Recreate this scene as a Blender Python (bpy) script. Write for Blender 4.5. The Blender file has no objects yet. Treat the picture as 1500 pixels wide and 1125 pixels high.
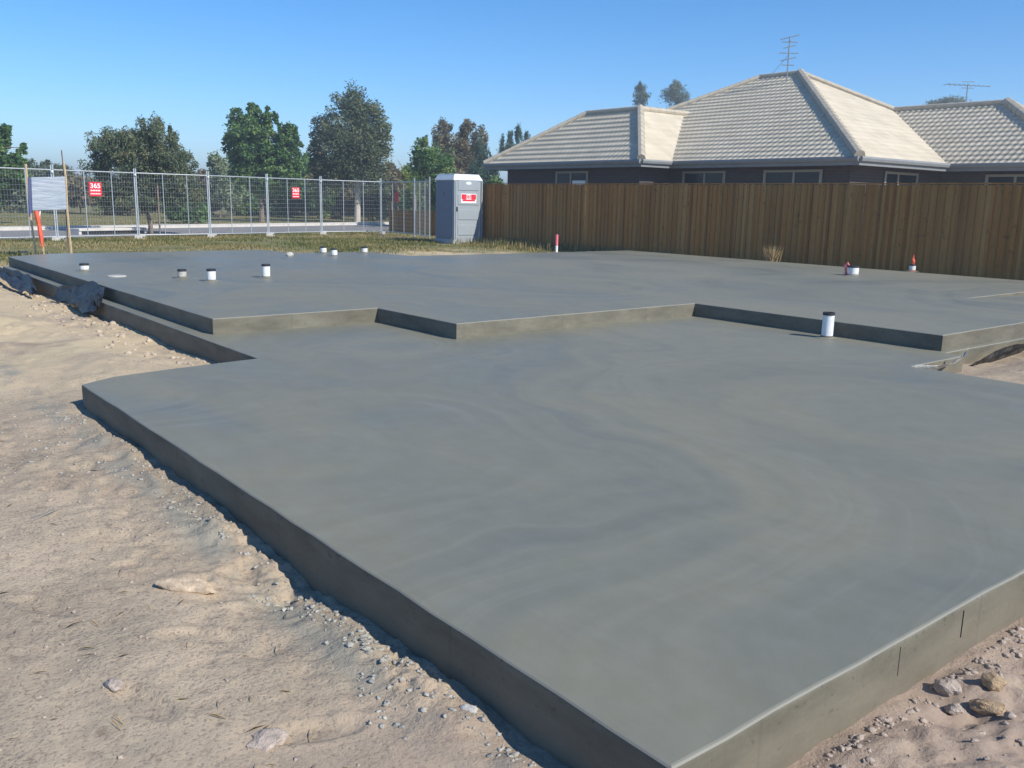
import bpy, bmesh, math, random
import numpy as np
from mathutils import Vector, Matrix
random.seed(7); RS=np.random.RandomState(11)
S=bpy.context.scene; C=S.collection
# ------------------------------------------------------------------ survey helpers
# world: X along the street side of the slab, Y away from the camera, Z=0 is the garage slab top
FOC=1316.4; TILT=.201976; ROLL=.0202188; PHI=.682374; CH=1.4
R_cam=Matrix.Rotation(math.pi/2-PHI,4,'Z')@Matrix.Rotation(math.pi/2-TILT,4,'X')@Matrix.Rotation(ROLL,4,'Z')
def ray(u,v):
    return (R_cam.to_3x3()@Vector(((u-750)/FOC,(562.5-v)/FOC,-1)))
def at(u,v,z):
    r=ray(u,v); k=(z-CH)/r.z; return Vector((r.x*k,r.y*k,z))
def onp(u,v,ax,val):
    r=ray(u,v); k=val/r[ax]; return Vector((r.x*k,r.y*k,r.z*k+CH))
FW=Vector((-math.cos(PHI),math.sin(PHI),0))
def dep(u,v,d):
    r=ray(u,v); k=d/(r.dot(FW)); return Vector((r.x*k,r.y*k,r.z*k+CH))
# ------------------------------------------------------------------ object helpers
def tag(o,label=None,cat=None,group=None,kind=None):
    if label: o['label']=label
    if cat: o['category']=cat
    if group: o['group']=group
    if kind: o['kind']=kind
    return o
def empty(name,loc,label,cat,group=None,rz=0):
    o=bpy.data.objects.new(name,None); C.objects.link(o); o.location=loc; o.rotation_euler=(0,0,rz)
    o.empty_display_size=.2
    return tag(o,label,cat,group)
def link(name,me,mat=None,parent=None,loc=None,smooth=False):
    o=bpy.data.objects.new(name,me); C.objects.link(o)
    if mat: me.materials.append(mat)
    if parent: o.parent=parent
    if loc is not None: o.location=loc
    if smooth: me.polygons.foreach_set('use_smooth',[True]*len(me.polygons))
    return o
def fin(name,bm,mat=None,parent=None,loc=None,smooth=False):
    me=bpy.data.meshes.new(name); bm.normal_update(); bm.to_mesh(me); bm.free()
    return link(name,me,mat,parent,loc,smooth)
def box(bm,x0,y0,z0,x1,y1,z1,bev=0,M=None):
    r=bmesh.ops.create_cube(bm,size=1)
    vs=r['verts']
    for v in vs:
        v.co=Vector(((x0+x1)/2+v.co.x*(x1-x0),(y0+y1)/2+v.co.y*(y1-y0),(z0+z1)/2+v.co.z*(z1-z0)))
    if bev:
        es=list({e for v in vs for e in v.link_edges})
        q=bmesh.ops.bevel(bm,geom=es,offset=bev,segments=2,affect='EDGES',profile=.6)
        vs=list({v for f in q['faces'] for v in f.verts}|{v for v in vs if v.is_valid})
    if M is not None:
        for v in vs: v.co=M@v.co
    return vs
def tube(bm,pts,rad,n=8,cap=True):
    pts=[Vector(p) for p in pts]
    if not hasattr(rad,'__len__'): rad=[rad]*len(pts)
    rings=[]; up=None
    for i,p in enumerate(pts):
        d=(pts[min(i+1,len(pts)-1)]-pts[max(i-1,0)]).normalized()
        if up is None:
            up=Vector((0,0,1)) if abs(d.z)<.9 else Vector((1,0,0))
        s=d.cross(up)
        if s.length<1e-5: s=d.orthogonal()
        s.normalize(); t=s.cross(d).normalized(); up=t
        rings.append([bm.verts.new(p+(s*math.cos(2*math.pi*k/n)+t*math.sin(2*math.pi*k/n))*rad[i]) for k in range(n)])
    for a,b in zip(rings,rings[1:]):
        for k in range(n): bm.faces.new((a[k],a[(k+1)%n],b[(k+1)%n],b[k]))
    if cap:
        bm.faces.new(rings[0][::-1]); bm.faces.new(rings[-1])
def lathe(bm,prof,n=24,cx=0,cy=0,close=False):
    rings=[[bm.verts.new((cx+r*math.cos(2*math.pi*k/n),cy+r*math.sin(2*math.pi*k/n),z)) for k in range(n)] for r,z in prof]
    for a,b in zip(rings,rings[1:]):
        for k in range(n): bm.faces.new((a[k],a[(k+1)%n],b[(k+1)%n],b[k]))
    if close: bm.faces.new(rings[-1])
# value noise (numpy)
_T=RS.rand(512,512)
def vn(x,y,off=0):
    x=np.asarray(x,float)+off*17.3+1000; y=np.asarray(y,float)+off*31.7+1000
    xi=np.floor(x).astype(int); yi=np.floor(y).astype(int); fx=x-xi; fy=y-yi
    fx=fx*fx*(3-2*fx); fy=fy*fy*(3-2*fy)
    a=_T[xi%512,yi%512]; b=_T[(xi+1)%512,yi%512]; c=_T[xi%512,(yi+1)%512]; d=_T[(xi+1)%512,(yi+1)%512]
    return (a*(1-fx)+b*fx)*(1-fy)+(c*(1-fx)+d*fx)*fy-.5
def fbm(x,y,f,o=4,off=0,g=.5):
    s=0;a=1
    for i in range(o):
        s=s+a*vn(x*f,y*f,off+i); a*=g; f*=2.03
    return s
# ------------------------------------------------------------------ materials
class NT:
    def __init__(s,name):
        s.m=bpy.data.materials.new(name); s.m.use_nodes=True; s.t=s.m.node_tree; s.n=s.t.nodes; s.l=s.t.links
        s.b=s.n['Principled BSDF']; s.out=s.n['Material Output']
    def node(s,ty,ins=None,**kw):
        n=s.n.new(ty)
        for k,v in kw.items(): setattr(n,k,v)
        for k,v in (ins or {}).items():
            if hasattr(v,'is_linked') or isinstance(v,bpy.types.NodeSocket): s.l.new(v,n.inputs[k])
            else: n.inputs[k].default_value=v
        return n
    def pos(s,scale=(1,1,1),rot=(0,0,0)):
        g=s.node('ShaderNodeNewGeometry'); m=s.node('ShaderNodeMapping',{'Vector':g.outputs['Position']})
        m.inputs['Scale'].default_value=scale; m.inputs['Rotation'].default_value=rot
        return m.outputs[0]
    def obj(s,scale=(1,1,1)):
        g=s.node('ShaderNodeTexCoord'); m=s.node('ShaderNodeMapping',{'Vector':g.outputs['Object']}); m.inputs['Scale'].default_value=scale
        return m.outputs[0]
    def noise(s,vec,scale,detail=4,rough=.5,dist=0):
        return s.node('ShaderNodeTexNoise',{'Vector':vec,'Scale':scale,'Detail':detail,'Roughness':rough,'Distortion':dist}).outputs['Fac']
    def ramp(s,fac,stops):
        r=s.node('ShaderNodeValToRGB',{'Fac':fac}); cr=r.color_ramp
        while len(cr.elements)<len(stops): cr.elements.new(.5)
        for e,(p,c) in zip(cr.elements,stops):
            e.position=p; e.color=(c,c,c,1) if not hasattr(c,'__len__') else (*c,1)
        return r.outputs['Color']
    def mix(s,fac,a,b,mode='MIX'):
        n=s.node('ShaderNodeMix',data_type='RGBA',blend_type=mode)
        for k,v in ((0,fac),(6,a),(7,b)):
            if isinstance(v,bpy.types.NodeSocket): s.l.new(v,n.inputs[k])
            else: n.inputs[k].default_value=v if not hasattr(v,'__len__') else (*v,1)
        return n.outputs[2]
    def math(s,op,a,b=0,c=0,clamp=False):
        n=s.node('ShaderNodeMath',operation=op); n.use_clamp=clamp
        for k,v in ((0,a),(1,b),(2,c)):
            if isinstance(v,bpy.types.NodeSocket): s.l.new(v,n.inputs[k])
            else: n.inputs[k].default_value=v
        return n.outputs[0]
    def sep(s,v): return s.node('ShaderNodeSeparateXYZ',{0:v}).outputs
    def bump(s,h,strength=.3,dist=.01,normal=None):
        n=s.node('ShaderNodeBump',{'Height':h,'Strength':strength,'Distance':dist})
        if normal is not None: s.l.new(normal,n.inputs['Normal'])
        s.l.new(n.outputs[0],s.b.inputs['Normal']); return n.outputs[0]
    def set(s,**kw):
        for k,v in kw.items():
            k={'color':'Base Color','rough':'Roughness','metal':'Metallic','spec':'Specular IOR Level'}.get(k,k)
            if isinstance(v,bpy.types.NodeSocket): s.l.new(v,s.b.inputs[k])
            else: s.b.inputs[k].default_value=v if not (hasattr(v,'__len__') and len(v)==3) else (*v,1)
        return s.m
def simple(name,c,rough=.6,metal=0,var=.12,scale=8,bump=0,spec=.5):
    n=NT(name); p=n.obj(); f=n.noise(p,scale,5,.6)
    col=n.mix(n.ramp(f,[(.3,0),(.7,1)]),tuple(x*(1-var) for x in c),tuple(min(1,x*(1+var)) for x in c))
    if bump: n.bump(n.noise(p,scale*6,4,.6),bump,.01)
    return n.set(color=col,rough=rough,metal=metal,spec=spec)

def concrete_top():
    n=NT('fresh_concrete')
    P=n.pos(); s=n.sep(P)
    # hand trowel sweeps: broad arcs around drifting centres
    w=n.node('ShaderNodeTexNoise',{'Vector':P,'Scale':.35,'Detail':2,'Roughness':.5}); w.noise_dimensions='2D'
    off=n.node('ShaderNodeVectorMath',operation='MULTIPLY_ADD'); n.l.new(w.outputs['Color'],off.inputs[0]); off.inputs[1].default_value=(2.0,2.0,0); n.l.new(P,off.inputs[2])
    vor=n.node('ShaderNodeTexVoronoi',{'Vector':off.outputs[0],'Scale':.21,'Randomness':1.0},feature='SMOOTH_F1'); vor.inputs['Smoothness'].default_value=.6
    arc=n.node('ShaderNodeTexNoise',{'Scale':1.0,'Detail':4,'Roughness':.6}); arc.noise_dimensions='1D'
    n.l.new(n.math('MULTIPLY',vor.outputs['Distance'],8.0),arc.inputs['W'])
    a=n.ramp(arc.outputs['Fac'],[(.32,0),(.68,1)])
    big=n.ramp(n.noise(n.pos((1,1.5,1)),.45,3,.5,.8),[(.35,0),(.65,1)])
    fine=n.noise(P,6,6,.65)
    c=n.mix(a,(.150,.157,.124),(.218,.213,.158))
    a2=n.node('ShaderNodeTexNoise',{'Scale':1.0,'Detail':5,'Roughness':.75}); a2.noise_dimensions='1D'; n.l.new(n.math('MULTIPLY',vor.outputs['Distance'],42.),a2.inputs['W'])
    am=n.math('MULTIPLY',n.ramp(a2.outputs['Fac'],[(.5,0),(.66,1)]),n.ramp(n.noise(P,.9,3,.5),[(.42,0),(.6,.30)]))
    c=n.mix(am,c,(.26,.255,.21))
    c=n.mix(n.math('MULTIPLY',big,.6),c,(.238,.220,.152))
    c=n.mix(n.math('MULTIPLY',n.ramp(fine,[(.35,0),(.75,1)]),.14),c,(.34,.35,.34))
    streak=n.noise(n.pos((.6,5,1),(0,0,.5)),3.0,5,.7,.6)
    c=n.mix(n.math('MULTIPLY',n.ramp(streak,[(.5,0),(.72,1)]),.2),c,(.14,.15,.12))
    speck=n.noise(P,150,2,.5); c=n.mix(n.math('MULTIPLY',n.ramp(speck,[(.3,1),(.4,0)]),.16),c,(.10,.10,.09))
    c=n.mix(n.math('MULTIPLY',n.ramp(n.noise(P,38,3,.6),[(.66,0),(.74,1)]),.12),c,(.34,.34,.30))
    # formed faces: sandy grey, bug holes, drips of paste
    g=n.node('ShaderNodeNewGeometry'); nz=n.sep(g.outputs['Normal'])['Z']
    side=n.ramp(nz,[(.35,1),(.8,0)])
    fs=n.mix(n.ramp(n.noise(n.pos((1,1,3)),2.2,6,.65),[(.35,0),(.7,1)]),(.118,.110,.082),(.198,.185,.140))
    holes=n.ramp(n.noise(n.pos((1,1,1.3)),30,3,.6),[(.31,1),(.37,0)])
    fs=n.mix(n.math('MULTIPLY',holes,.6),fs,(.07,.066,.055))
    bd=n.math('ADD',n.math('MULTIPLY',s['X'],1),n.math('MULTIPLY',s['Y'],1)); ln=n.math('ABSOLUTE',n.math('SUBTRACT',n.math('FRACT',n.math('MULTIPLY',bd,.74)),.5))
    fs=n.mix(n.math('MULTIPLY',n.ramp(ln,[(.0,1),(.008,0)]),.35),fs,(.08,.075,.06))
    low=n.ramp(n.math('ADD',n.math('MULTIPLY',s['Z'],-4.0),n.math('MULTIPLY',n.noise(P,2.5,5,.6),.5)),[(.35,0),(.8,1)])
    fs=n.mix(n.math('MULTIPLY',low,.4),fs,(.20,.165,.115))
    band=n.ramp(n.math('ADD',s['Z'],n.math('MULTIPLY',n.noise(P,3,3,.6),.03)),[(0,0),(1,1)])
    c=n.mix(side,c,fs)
    # arris: sunlight on the bevel painted in as a paler edge colour
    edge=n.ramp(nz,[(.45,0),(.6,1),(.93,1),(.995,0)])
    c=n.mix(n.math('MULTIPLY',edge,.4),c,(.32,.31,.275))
    r=n.math('MULTIPLY_ADD',a,.10,.44)
    r=n.math('ADD',r,n.math('MULTIPLY',big,.10))
    r=n.math('SUBTRACT',r,n.math('MULTIPLY',n.ramp(n.math('MULTIPLY_ADD',s['X'],-.05,n.math('MULTIPLY',n.noise(P,.6,3,.5),.3)),[(.75,0),(1.0,1)]),.14))
    r=n.math('ADD',r,n.math('MULTIPLY',side,.35))
    h=n.math('ADD',n.math('MULTIPLY',arc.outputs['Fac'],.5),n.math('MULTIPLY',n.noise(P,26,5,.6),.12))
    h=n.math('ADD',h,n.math('MULTIPLY',n.math('MULTIPLY',side,n.noise(P,45,4,.6)),.8))
    n.bump(h,.16,.012)
    return n.set(color=c,rough=r,spec=.36)

def dirt():
    n=NT('ground_soil'); P=n.pos(); s=n.sep(P)
    f1=n.noise(P,.55,5,.6,.6); f2=n.noise(P,2.2,6,.65,.4); f3=n.noise(P,14,5,.62); f4=n.noise(P,70,3,.6)
    c=n.mix(n.ramp(f1,[(.38,0),(.62,1)]),(.34,.268,.192),(.51,.408,.288))
    c=n.mix(n.math('MULTIPLY',n.ramp(f2,[(.40,0),(.62,1)]),.55),c,(.315,.265,.195))
    c=n.mix(n.math('MULTIPLY',n.ramp(f3,[(.52,0),(.72,1)]),.45),c,(.55,.455,.31))
    c=n.mix(n.math('MULTIPLY',n.ramp(f3,[(.30,1),(.42,0)]),.55),c,(.17,.125,.095))
    f5=n.noise(P,6,6,.75,1.2); c=n.mix(n.math('MULTIPLY',n.ramp(f5,[(.56,0),(.66,1)]),.4),c,(.27,.205,.155))
    c=n.mix(n.math('MULTIPLY',n.ramp(f4,[(.36,1),(.45,0)]),.6),c,(.17,.14,.12))
    # pale sand beside the long ledge
    sand=n.math('MULTIPLY',n.ramp(n.math('MULTIPLY',s['X'],-.1),[(.72,0),(.95,1)]),n.ramp(n.noise(P,.9,4,.6,.5),[(.36,0),(.5,1)]))
    c=n.mix(n.math('MULTIPLY',sand,.85),c,(.57,.46,.29))
    gd=n.math('MULTIPLY',n.ramp(n.math('ABSOLUTE',n.math('SUBTRACT',s['Y'],1.42)),[(.03,1),(.16,0)]),n.ramp(n.noise(P,2.3,5,.7),[(.44,0),(.54,1)]))
    c=n.mix(n.math('MULTIPLY',gd,.8),c,(.27,.26,.215))
    # redder churned soil on the right hand side
    red=n.math('MULTIPLY',n.ramp(n.math('ADD',n.math('MULTIPLY',s['X'],.2),1.0),[(.5,0),(.7,1)]),n.ramp(n.noise(P,1.3,4,.6),[(.3,.35),(.6,.8)]))
    c=n.mix(red,c,(.335,.255,.20))
    # worn lawn beyond the slab
    gm=n.math('MULTIPLY_ADD',s['X'],-.33,-6.35)             # starts about X -20
    gm2=n.math('MULTIPLY_ADD',s['Y'],.5,-7.4)                # and about Y 16 by the timber fence
    gm=n.math('MAXIMUM',gm,n.math('MINIMUM',gm2,n.math('MULTIPLY_ADD',s['X'],-.6,-9.5)))
    gm=n.math('ADD',gm,n.math('MULTIPLY_ADD',n.noise(P,.7,5,.65),2.4,-1.2),clamp=True)
    gc=n.mix(n.ramp(n.noise(P,1.1,6,.7),[(.35,0),(.62,1)]),(.10,.125,.035),(.29,.235,.115))
    gc=n.mix(n.math('MULTIPLY',n.ramp(n.noise(P,9,4,.7),[(.4,0),(.7,1)]),.5),gc,(.19,.19,.07))
    c=n.mix(gm,c,gc)
    h=n.math('ADD',n.math('MULTIPLY',f3,.9),n.math('MULTIPLY',f4,.35))
    h=n.math('MULTIPLY',h,n.math('MULTIPLY_ADD',n.ramp(n.noise(P,1.1,4,.6),[(.35,0),(.65,1)]),.8,.3)); n.bump(h,.6,.028)
    return n.set(color=c,rough=.95,spec=.15)

M={}
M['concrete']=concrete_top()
M['soil']=dirt()
def pvc():
    n=NT('white_pvc'); p=n.obj(); f=n.noise(p,14,5,.7,.5)
    c=n.mix(n.ramp(f,[(.52,0),(.68,1)]),(.80,.82,.82),(.46,.46,.43))
    return n.set(color=c,rough=.35)
M['pvc']=pvc()
M['pvc_dirty']=simple('grey_pvc_with_cement',(.50,.48,.42),.6,0,.25,20)
M['black_rubber']=simple('black_tape',(.025,.025,.03),.5)
M['steel']=simple('galvanised_steel',(.58,.62,.64),.42,.55,.15,12)
M['wire']=simple('galvanised_wire',(.42,.45,.46),.5,.3,.1,10)
M['block']=simple('fence_foot_concrete',(.52,.50,.45),.9,0,.15,14,.3)
M['stake']=simple('pale_pine_stake',(.60,.46,.28),.8,0,.2,20,.2)
M['dark_stake']=simple('weathered_stake',(.20,.15,.12),.85,0,.2,20,.2)
M['orange_tape']=simple('orange_red_tape',(.85,.13,.06),.6,0,.15,10)
M['pink_paint']=simple('pink_paint',(.80,.18,.22),.7,0,.1,12)
M['red_sign']=simple('red_sign_face',(.72,.025,.045),.45,0,.08,6)
M['white_print']=simple('white_print',(.85,.85,.85),.5,0,.03,6)
M['board']=None
def silver():
    n=NT('silver_board'); p=n.obj(); s=n.sep(p)
    f=n.noise(n.obj((1,.5,5)),4,4,.6,.4)
    c=n.mix(n.ramp(f,[(.35,0),(.65,1)]),(.30,.35,.41),(.44,.48,.52))
    n.bump(f,.35,.02); return n.set(color=c,rough=.42,metal=.35)
M['board']=silver()
M['blue_dark']=simple('dark_blue_edge',(.06,.08,.22),.6)
def plastic():
    n=NT('black_polythene_film'); f=n.noise(n.pos(),9,5,.6,.8)
    c=n.mix(n.ramp(f,[(.45,0),(.7,1)]),(.012,.012,.012),(.075,.075,.072)); n.bump(n.noise(n.pos(),28,3,.6,1),.5,.02)
    return n.set(color=c,rough=.48,spec=.35)
M['film']=plastic()
M['film_pale']=simple('pale_dusty_film',(.52,.52,.47),.35,0,.25,9,.4)
def timber():
    n=NT('rough_sawn_palings'); P=n.pos(); s=n.sep(P)
    idx=n.math('FLOOR',n.math('DIVIDE',n.math('ADD',s['X'],60.),.08))
    wn=n.node('ShaderNodeTexWhiteNoise',{'W':idx},noise_dimensions='1D')
    c=n.ramp(wn.outputs['Value'],[(0,(.25,.105,.020)),(.25,(.36,.16,.034)),(.5,(.36,.175,.042)),(.7,(.45,.235,.065)),(.88,(.43,.17,.028)),(1,(.52,.31,.11))])
    g=n.noise(n.pos((30,30,1.6)),2.0,6,.7,.3)
    c=n.mix(n.math('MULTIPLY',n.ramp(g,[(.42,0),(.7,1)]),.5),c,(.13,.085,.035))
    k=n.noise(n.pos((3,3,2.2)),3.2,3,.6)
    c=n.mix(n.math('MULTIPLY',n.ramp(k,[(.62,0),(.72,1)]),.6),c,(.055,.042,.03))
    w=n.noise(n.pos((1,1,.5)),.8,4,.6)
    c=n.mix(n.math('MULTIPLY',n.ramp(w,[(.45,0),(.7,1)]),.4),c,(.38,.225,.08))
    n.bump(g,.4,.006); return n.set(color=c,rough=.9,spec=.2)
M['timber']=timber()
def rooftile():
    n=NT('cream_concrete_tile'); P=n.pos(); f=n.noise(P,1.2,5,.65); g=n.noise(P,22,3,.6)
    c=n.mix(n.ramp(f,[(.35,0),(.65,1)]),(.53,.465,.345),(.62,.55,.42))
    c=n.mix(n.math('MULTIPLY',n.ramp(g,[(.55,0),(.75,1)]),.3),c,(.48,.43,.35))
    sp=n.sep(P); cv=n.node('ShaderNodeCombineXYZ'); n.l.new(n.math('FLOOR',n.math('MULTIPLY',sp['X'],2.44)),cv.inputs[0]); n.l.new(n.math('FLOOR',n.math('MULTIPLY',sp['Y'],3.55)),cv.inputs[1])
    wn=n.node('ShaderNodeTexWhiteNoise',{'Vector':cv.outputs[0]}); c=n.mix(n.math('MULTIPLY',n.ramp(wn.outputs['Value'],[(.5,0),(1,1)]),.28),c,(.40,.36,.28))
    st_=n.noise(n.pos((1.2,.25,.4)),1.6,5,.7); c=n.mix(n.math('MULTIPLY',n.ramp(st_,[(.55,0),(.72,1)]),.3),c,(.33,.31,.26))
    n.bump(g,.2,.01); return n.set(color=c,rough=.8,spec=.25)
M['tile']=rooftile()
M['cap']=simple('ridge_cap_tile',(.47,.42,.33),.8,0,.12,5,.1,.25)
M['fascia']=simple('grey_gutter_paint',(.22,.235,.24),.55,0,.08,4)
M['soffit']=simple('cream_soffit',(.34,.33,.30),.8)
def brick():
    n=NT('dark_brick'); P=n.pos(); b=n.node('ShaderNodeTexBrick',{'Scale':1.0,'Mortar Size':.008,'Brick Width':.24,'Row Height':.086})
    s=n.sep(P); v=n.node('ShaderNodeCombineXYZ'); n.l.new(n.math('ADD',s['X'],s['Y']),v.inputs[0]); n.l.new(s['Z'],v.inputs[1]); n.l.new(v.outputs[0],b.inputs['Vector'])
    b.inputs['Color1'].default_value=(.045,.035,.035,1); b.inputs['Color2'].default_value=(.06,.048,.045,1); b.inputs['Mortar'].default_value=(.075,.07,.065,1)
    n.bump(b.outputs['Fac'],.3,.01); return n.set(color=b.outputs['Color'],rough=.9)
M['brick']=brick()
M['frame']=simple('pale_window_frame',(.27,.26,.21),.5,0,.05)
M['glass']=NT('window_glass').set(color=(.02,.025,.032),rough=.12,spec=.25)
M['toilet']=simple('grey_blue_plastic',(.32,.36,.385),.45,0,.05,5)
M['toilet_shaded']=simple('shaded_grey_blue_plastic',(.17,.20,.27),.5,0,.05,5)  # darker copy of the toilet plastic, side shade put into the colour
M['toilet_roof']=simple('white_plastic_roof',(.74,.78,.80),.4,0,.04,5)
M['kerb']=simple('kerb_concrete',(.60,.57,.52),.85,0,.1,5,.2)
def asphalt():
    n=NT('road_asphalt'); P=n.pos(); c=n.mix(n.ramp(n.noise(P,1.5,6,.7),[(.3,0),(.7,1)]),(.20,.195,.19),(.29,.275,.255)); n.bump(n.noise(P,60,3,.6),.4,.01)
    return n.set(color=c,rough=.92,spec=.2)
M['road']=asphalt()
M['rock']=simple('clay_clod',(.42,.35,.29),.95,0,.25,25,.6,.15)
M['gold_rock']=simple('ochre_stone',(.40,.29,.18),.9,0,.45,30,.6,.2)
M['bark_chunk']=simple('pale_broken_timber',(.60,.47,.33),.9,0,.3,30,.7,.2)
M['sand_clod']=simple('pale_sand_clod',(.50,.41,.31),.95,0,.2,25,.6,.15)
M['grey_gravel']=simple('grey_cement_crumbs',(.40,.39,.35),.95,0,.35,40,.5,.15)
M['white_film']=simple('white_plastic_strip',(.80,.80,.78),.4,0,.05,9)
def leafmat(name,cs,trans=.25):
    n=NT(name); a=n.node('ShaderNodeAttribute',attribute_name='rnd')
    c=n.ramp(a.outputs['Fac'],[(i/(len(cs)-1),x) for i,x in enumerate(cs)])
    n.set(color=c,rough=.55,spec=.35)
    t=n.node('ShaderNodeBsdfTranslucent',{'Color':c}); mx=n.node('ShaderNodeMixShader',{0:trans}); n.l.new(n.b.outputs[0],mx.inputs[1]); n.l.new(t.outputs[0],mx.inputs[2]); n.l.new(mx.outputs[0],n.out.inputs[0])
    return n.m
M['leaf_dark']=leafmat('glossy_dark_leaves',[(0.044,0.105,0.036),(0.070,0.151,0.051),(0.111,0.212,0.070),(0.181,0.302,0.091),(0.302,0.384,0.121)],.35)
M['leaf_grey']=leafmat('grey_green_leaves',[(0.070,0.111,0.070),(0.101,0.151,0.091),(0.161,0.202,0.111),(0.222,0.242,0.131),(0.282,0.231,0.111)],.35)
M['leaf_brown']=leafmat('olive_brown_leaves',[(0.101,0.111,0.060),(0.161,0.161,0.091),(0.222,0.191,0.111),(0.282,0.231,0.142),(0.343,0.282,0.161)],.35)
M['leaf_pine']=leafmat('blue_green_needles',[(0.060,0.121,0.091),(0.091,0.161,0.111),(0.142,0.222,0.142)],.35)
M['leaf_pale']=leafmat('pale_sage_leaves',[(0.181,0.242,0.142),(0.282,0.343,0.202),(0.403,0.464,0.282)],.35)
M['leaf_yellow']=leafmat('yellow_green_fronds',[(.12,.17,.04),(.20,.24,.06),(.30,.30,.09)],.35)
M['grass']=leafmat('lawn_grass_blades',[(.10,.13,.025),(.19,.19,.05),(.32,.26,.10),(.44,.34,.17)],.3)
M['straw']=leafmat('dry_straw',[(.36,.26,.12),(.50,.38,.19),(.62,.50,.28)],.3)
M['bark']=simple('rough_grey_bark',(.23,.18,.14),.95,0,.3,8,.6,.1)
M['bark_white']=simple('smooth_white_gum_bark',(.56,.50,.43),.8,0,.15,4,.2,.2)
M['car_white']=simple('white_car_paint',(.80,.80,.80),.25,0,.02)
M['tyre']=simple('tyre_rubber',(.03,.03,.03),.85)
M['antenna']=simple('aluminium_antenna',(.30,.33,.36),.5,.4,.1)

# ------------------------------------------------------------------ camera, sky, sun
cam=bpy.data.cameras.new('camera'); co=bpy.data.objects.new('camera',cam); C.objects.link(co)
co.matrix_world=Matrix.Translation((0,0,CH))@R_cam
cam.sensor_width=36; cam.lens=FOC/1500*36; cam.clip_end=2000; cam.clip_start=.05; S.camera=co
SUN_EL=math.radians(38.5); SUN_AZ=math.atan2(.971,.238)
w=bpy.data.worlds.new('World'); S.world=w; w.use_nodes=True; nt=w.node_tree
sk=nt.nodes.new('ShaderNodeTexSky'); sk.sky_type='NISHITA'; sk.sun_disc=False; sk.sun_elevation=SUN_EL; sk.sun_rotation=SUN_AZ
sk.air_density=.75; sk.dust_density=.0; sk.ozone_density=4.0; sk.altitude=0
hs=nt.nodes.new('ShaderNodeHueSaturation'); hs.inputs['Saturation'].default_value=1.28; nt.links.new(sk.outputs[0],hs.inputs['Color']); nt.links.new(hs.outputs[0],nt.nodes['Background'].inputs[0]); nt.nodes['Background'].inputs[1].default_value=.157
sl=bpy.data.lights.new('sun','SUN'); sl.energy=5.0; sl.angle=math.radians(.55); sl.color=(1,.94,.85)
so=bpy.data.objects.new('sun',sl); C.objects.link(so)
sv=Vector((math.sin(SUN_AZ)*math.cos(SUN_EL),math.cos(SUN_AZ)*math.cos(SUN_EL),math.sin(SUN_EL)))
so.rotation_euler=sv.to_track_quat('Z','Y').to_euler()
S.view_settings.view_transform='Standard'; S.view_settings.look='None'; S.view_settings.exposure=0.17; S.view_settings.gamma=1

# ------------------------------------------------------------------ slabs
def outline(poly,step=.22,jit=.0045,seed=0):
    r=random.Random(seed); out=[]
    n=len(poly)
    for i in range(n):
        a=Vector(poly[i]); b=Vector(poly[(i+1)%n]); L=(b-a).length; k=max(1,int(L/step)); nrm=Vector((-(b-a).y,(b-a).x)).normalized()
        for j in range(k):
            p=a.lerp(b,j/k)
            if j: p=p+nrm*r.uniform(-jit,jit)
            out.append(p)
    return out
def slab(name,poly,top,bot,label,bev=.014,skip=None,seed=0):
    pts=outline(poly,seed=seed); bm=bmesh.new()
    vs=[bm.verts.new((p.x,p.y,top)) for p in pts]; f=bm.faces.new(vs)
    if f.normal.z<0: pass
    bm.normal_update()
    if f.normal.z<0: bmesh.ops.reverse_faces(bm,faces=[f])
    ed=[e for e in f.edges]
    r=bmesh.ops.extrude_face_region(bm,geom=[f])   # new copy becomes the bottom
    nv=[g for g in r['geom'] if isinstance(g,bmesh.types.BMVert)]
    for v in nv: v.co.z=bot
    bm.normal_update(); bmesh.ops.recalc_face_normals(bm,faces=bm.faces)
    te=[e for e in bm.edges if all(abs(v.co.z-top)<1e-5 for v in e.verts) and not (skip and skip(e))]
    bmesh.ops.bevel(bm,geom=te,offset=bev,segments=3,affect='EDGES',profile=.5)
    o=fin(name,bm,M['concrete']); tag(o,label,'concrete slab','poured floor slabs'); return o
garage=slab('garage_slab',[(-1.31,1.61),(-1.31,7.80),(-3.94,7.86),(-3.94,8.86),(-4.13,8.90),(-4.13,12),(-6,12),(-6,9.5),(-8,9.5),(-8,5.8),(-9.5,5.8),(-9.5,3.6),(-19.0,3.6),(-19.05,3.2),(-7.41,3.15),(-7.33,2.4),(-7.24,1.9),(-7.06,1.63)],0,-.45,
  'lower front concrete slab with a narrow ledge running down its left side',seed=1)
HT=.164
house_s=slab('house_slab',[(-19.25,3.34),(-8.92,3.33),(-8.91,5.24),(-7.37,5.25),(-7.38,8.96),(-4.2,8.94),(-4.2,13.0),(-5.85,13.0),(-5.85,17.35),(-16.6,17.35),(-16.7,10.7),(-18.3,10.5),(-18.6,8.8),(-19.9,8.6),(-19.95,4.2)],HT,-.35,
  'raised rear concrete slab with stepped front edge and drain pipes standing up through it',seed=2,skip=lambda e: all(abs(v.co.y-13.0)<1e-3 for v in e.verts))
bm=bmesh.new(); a=[(-5.852,13.0,HT-.001),(-4.2,13.0,HT-.001),(-4.2,17.35,.05),(-5.852,17.35,.05)]
v=[bm.verts.new(p) for p in a]; bm.faces.new(v); b=[bm.verts.new((x,y,-.35)) for x,y,z in a]
for i in range(4): bm.faces.new((v[i],b[i],b[(i+1)%4],v[(i+1)%4]))
bmesh.ops.recalc_face_normals(bm,faces=bm.faces)
o=fin('patio_fall',bm,M['concrete'],house_s); o['label']='sloping recess at the right hand end of the slab'
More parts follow.
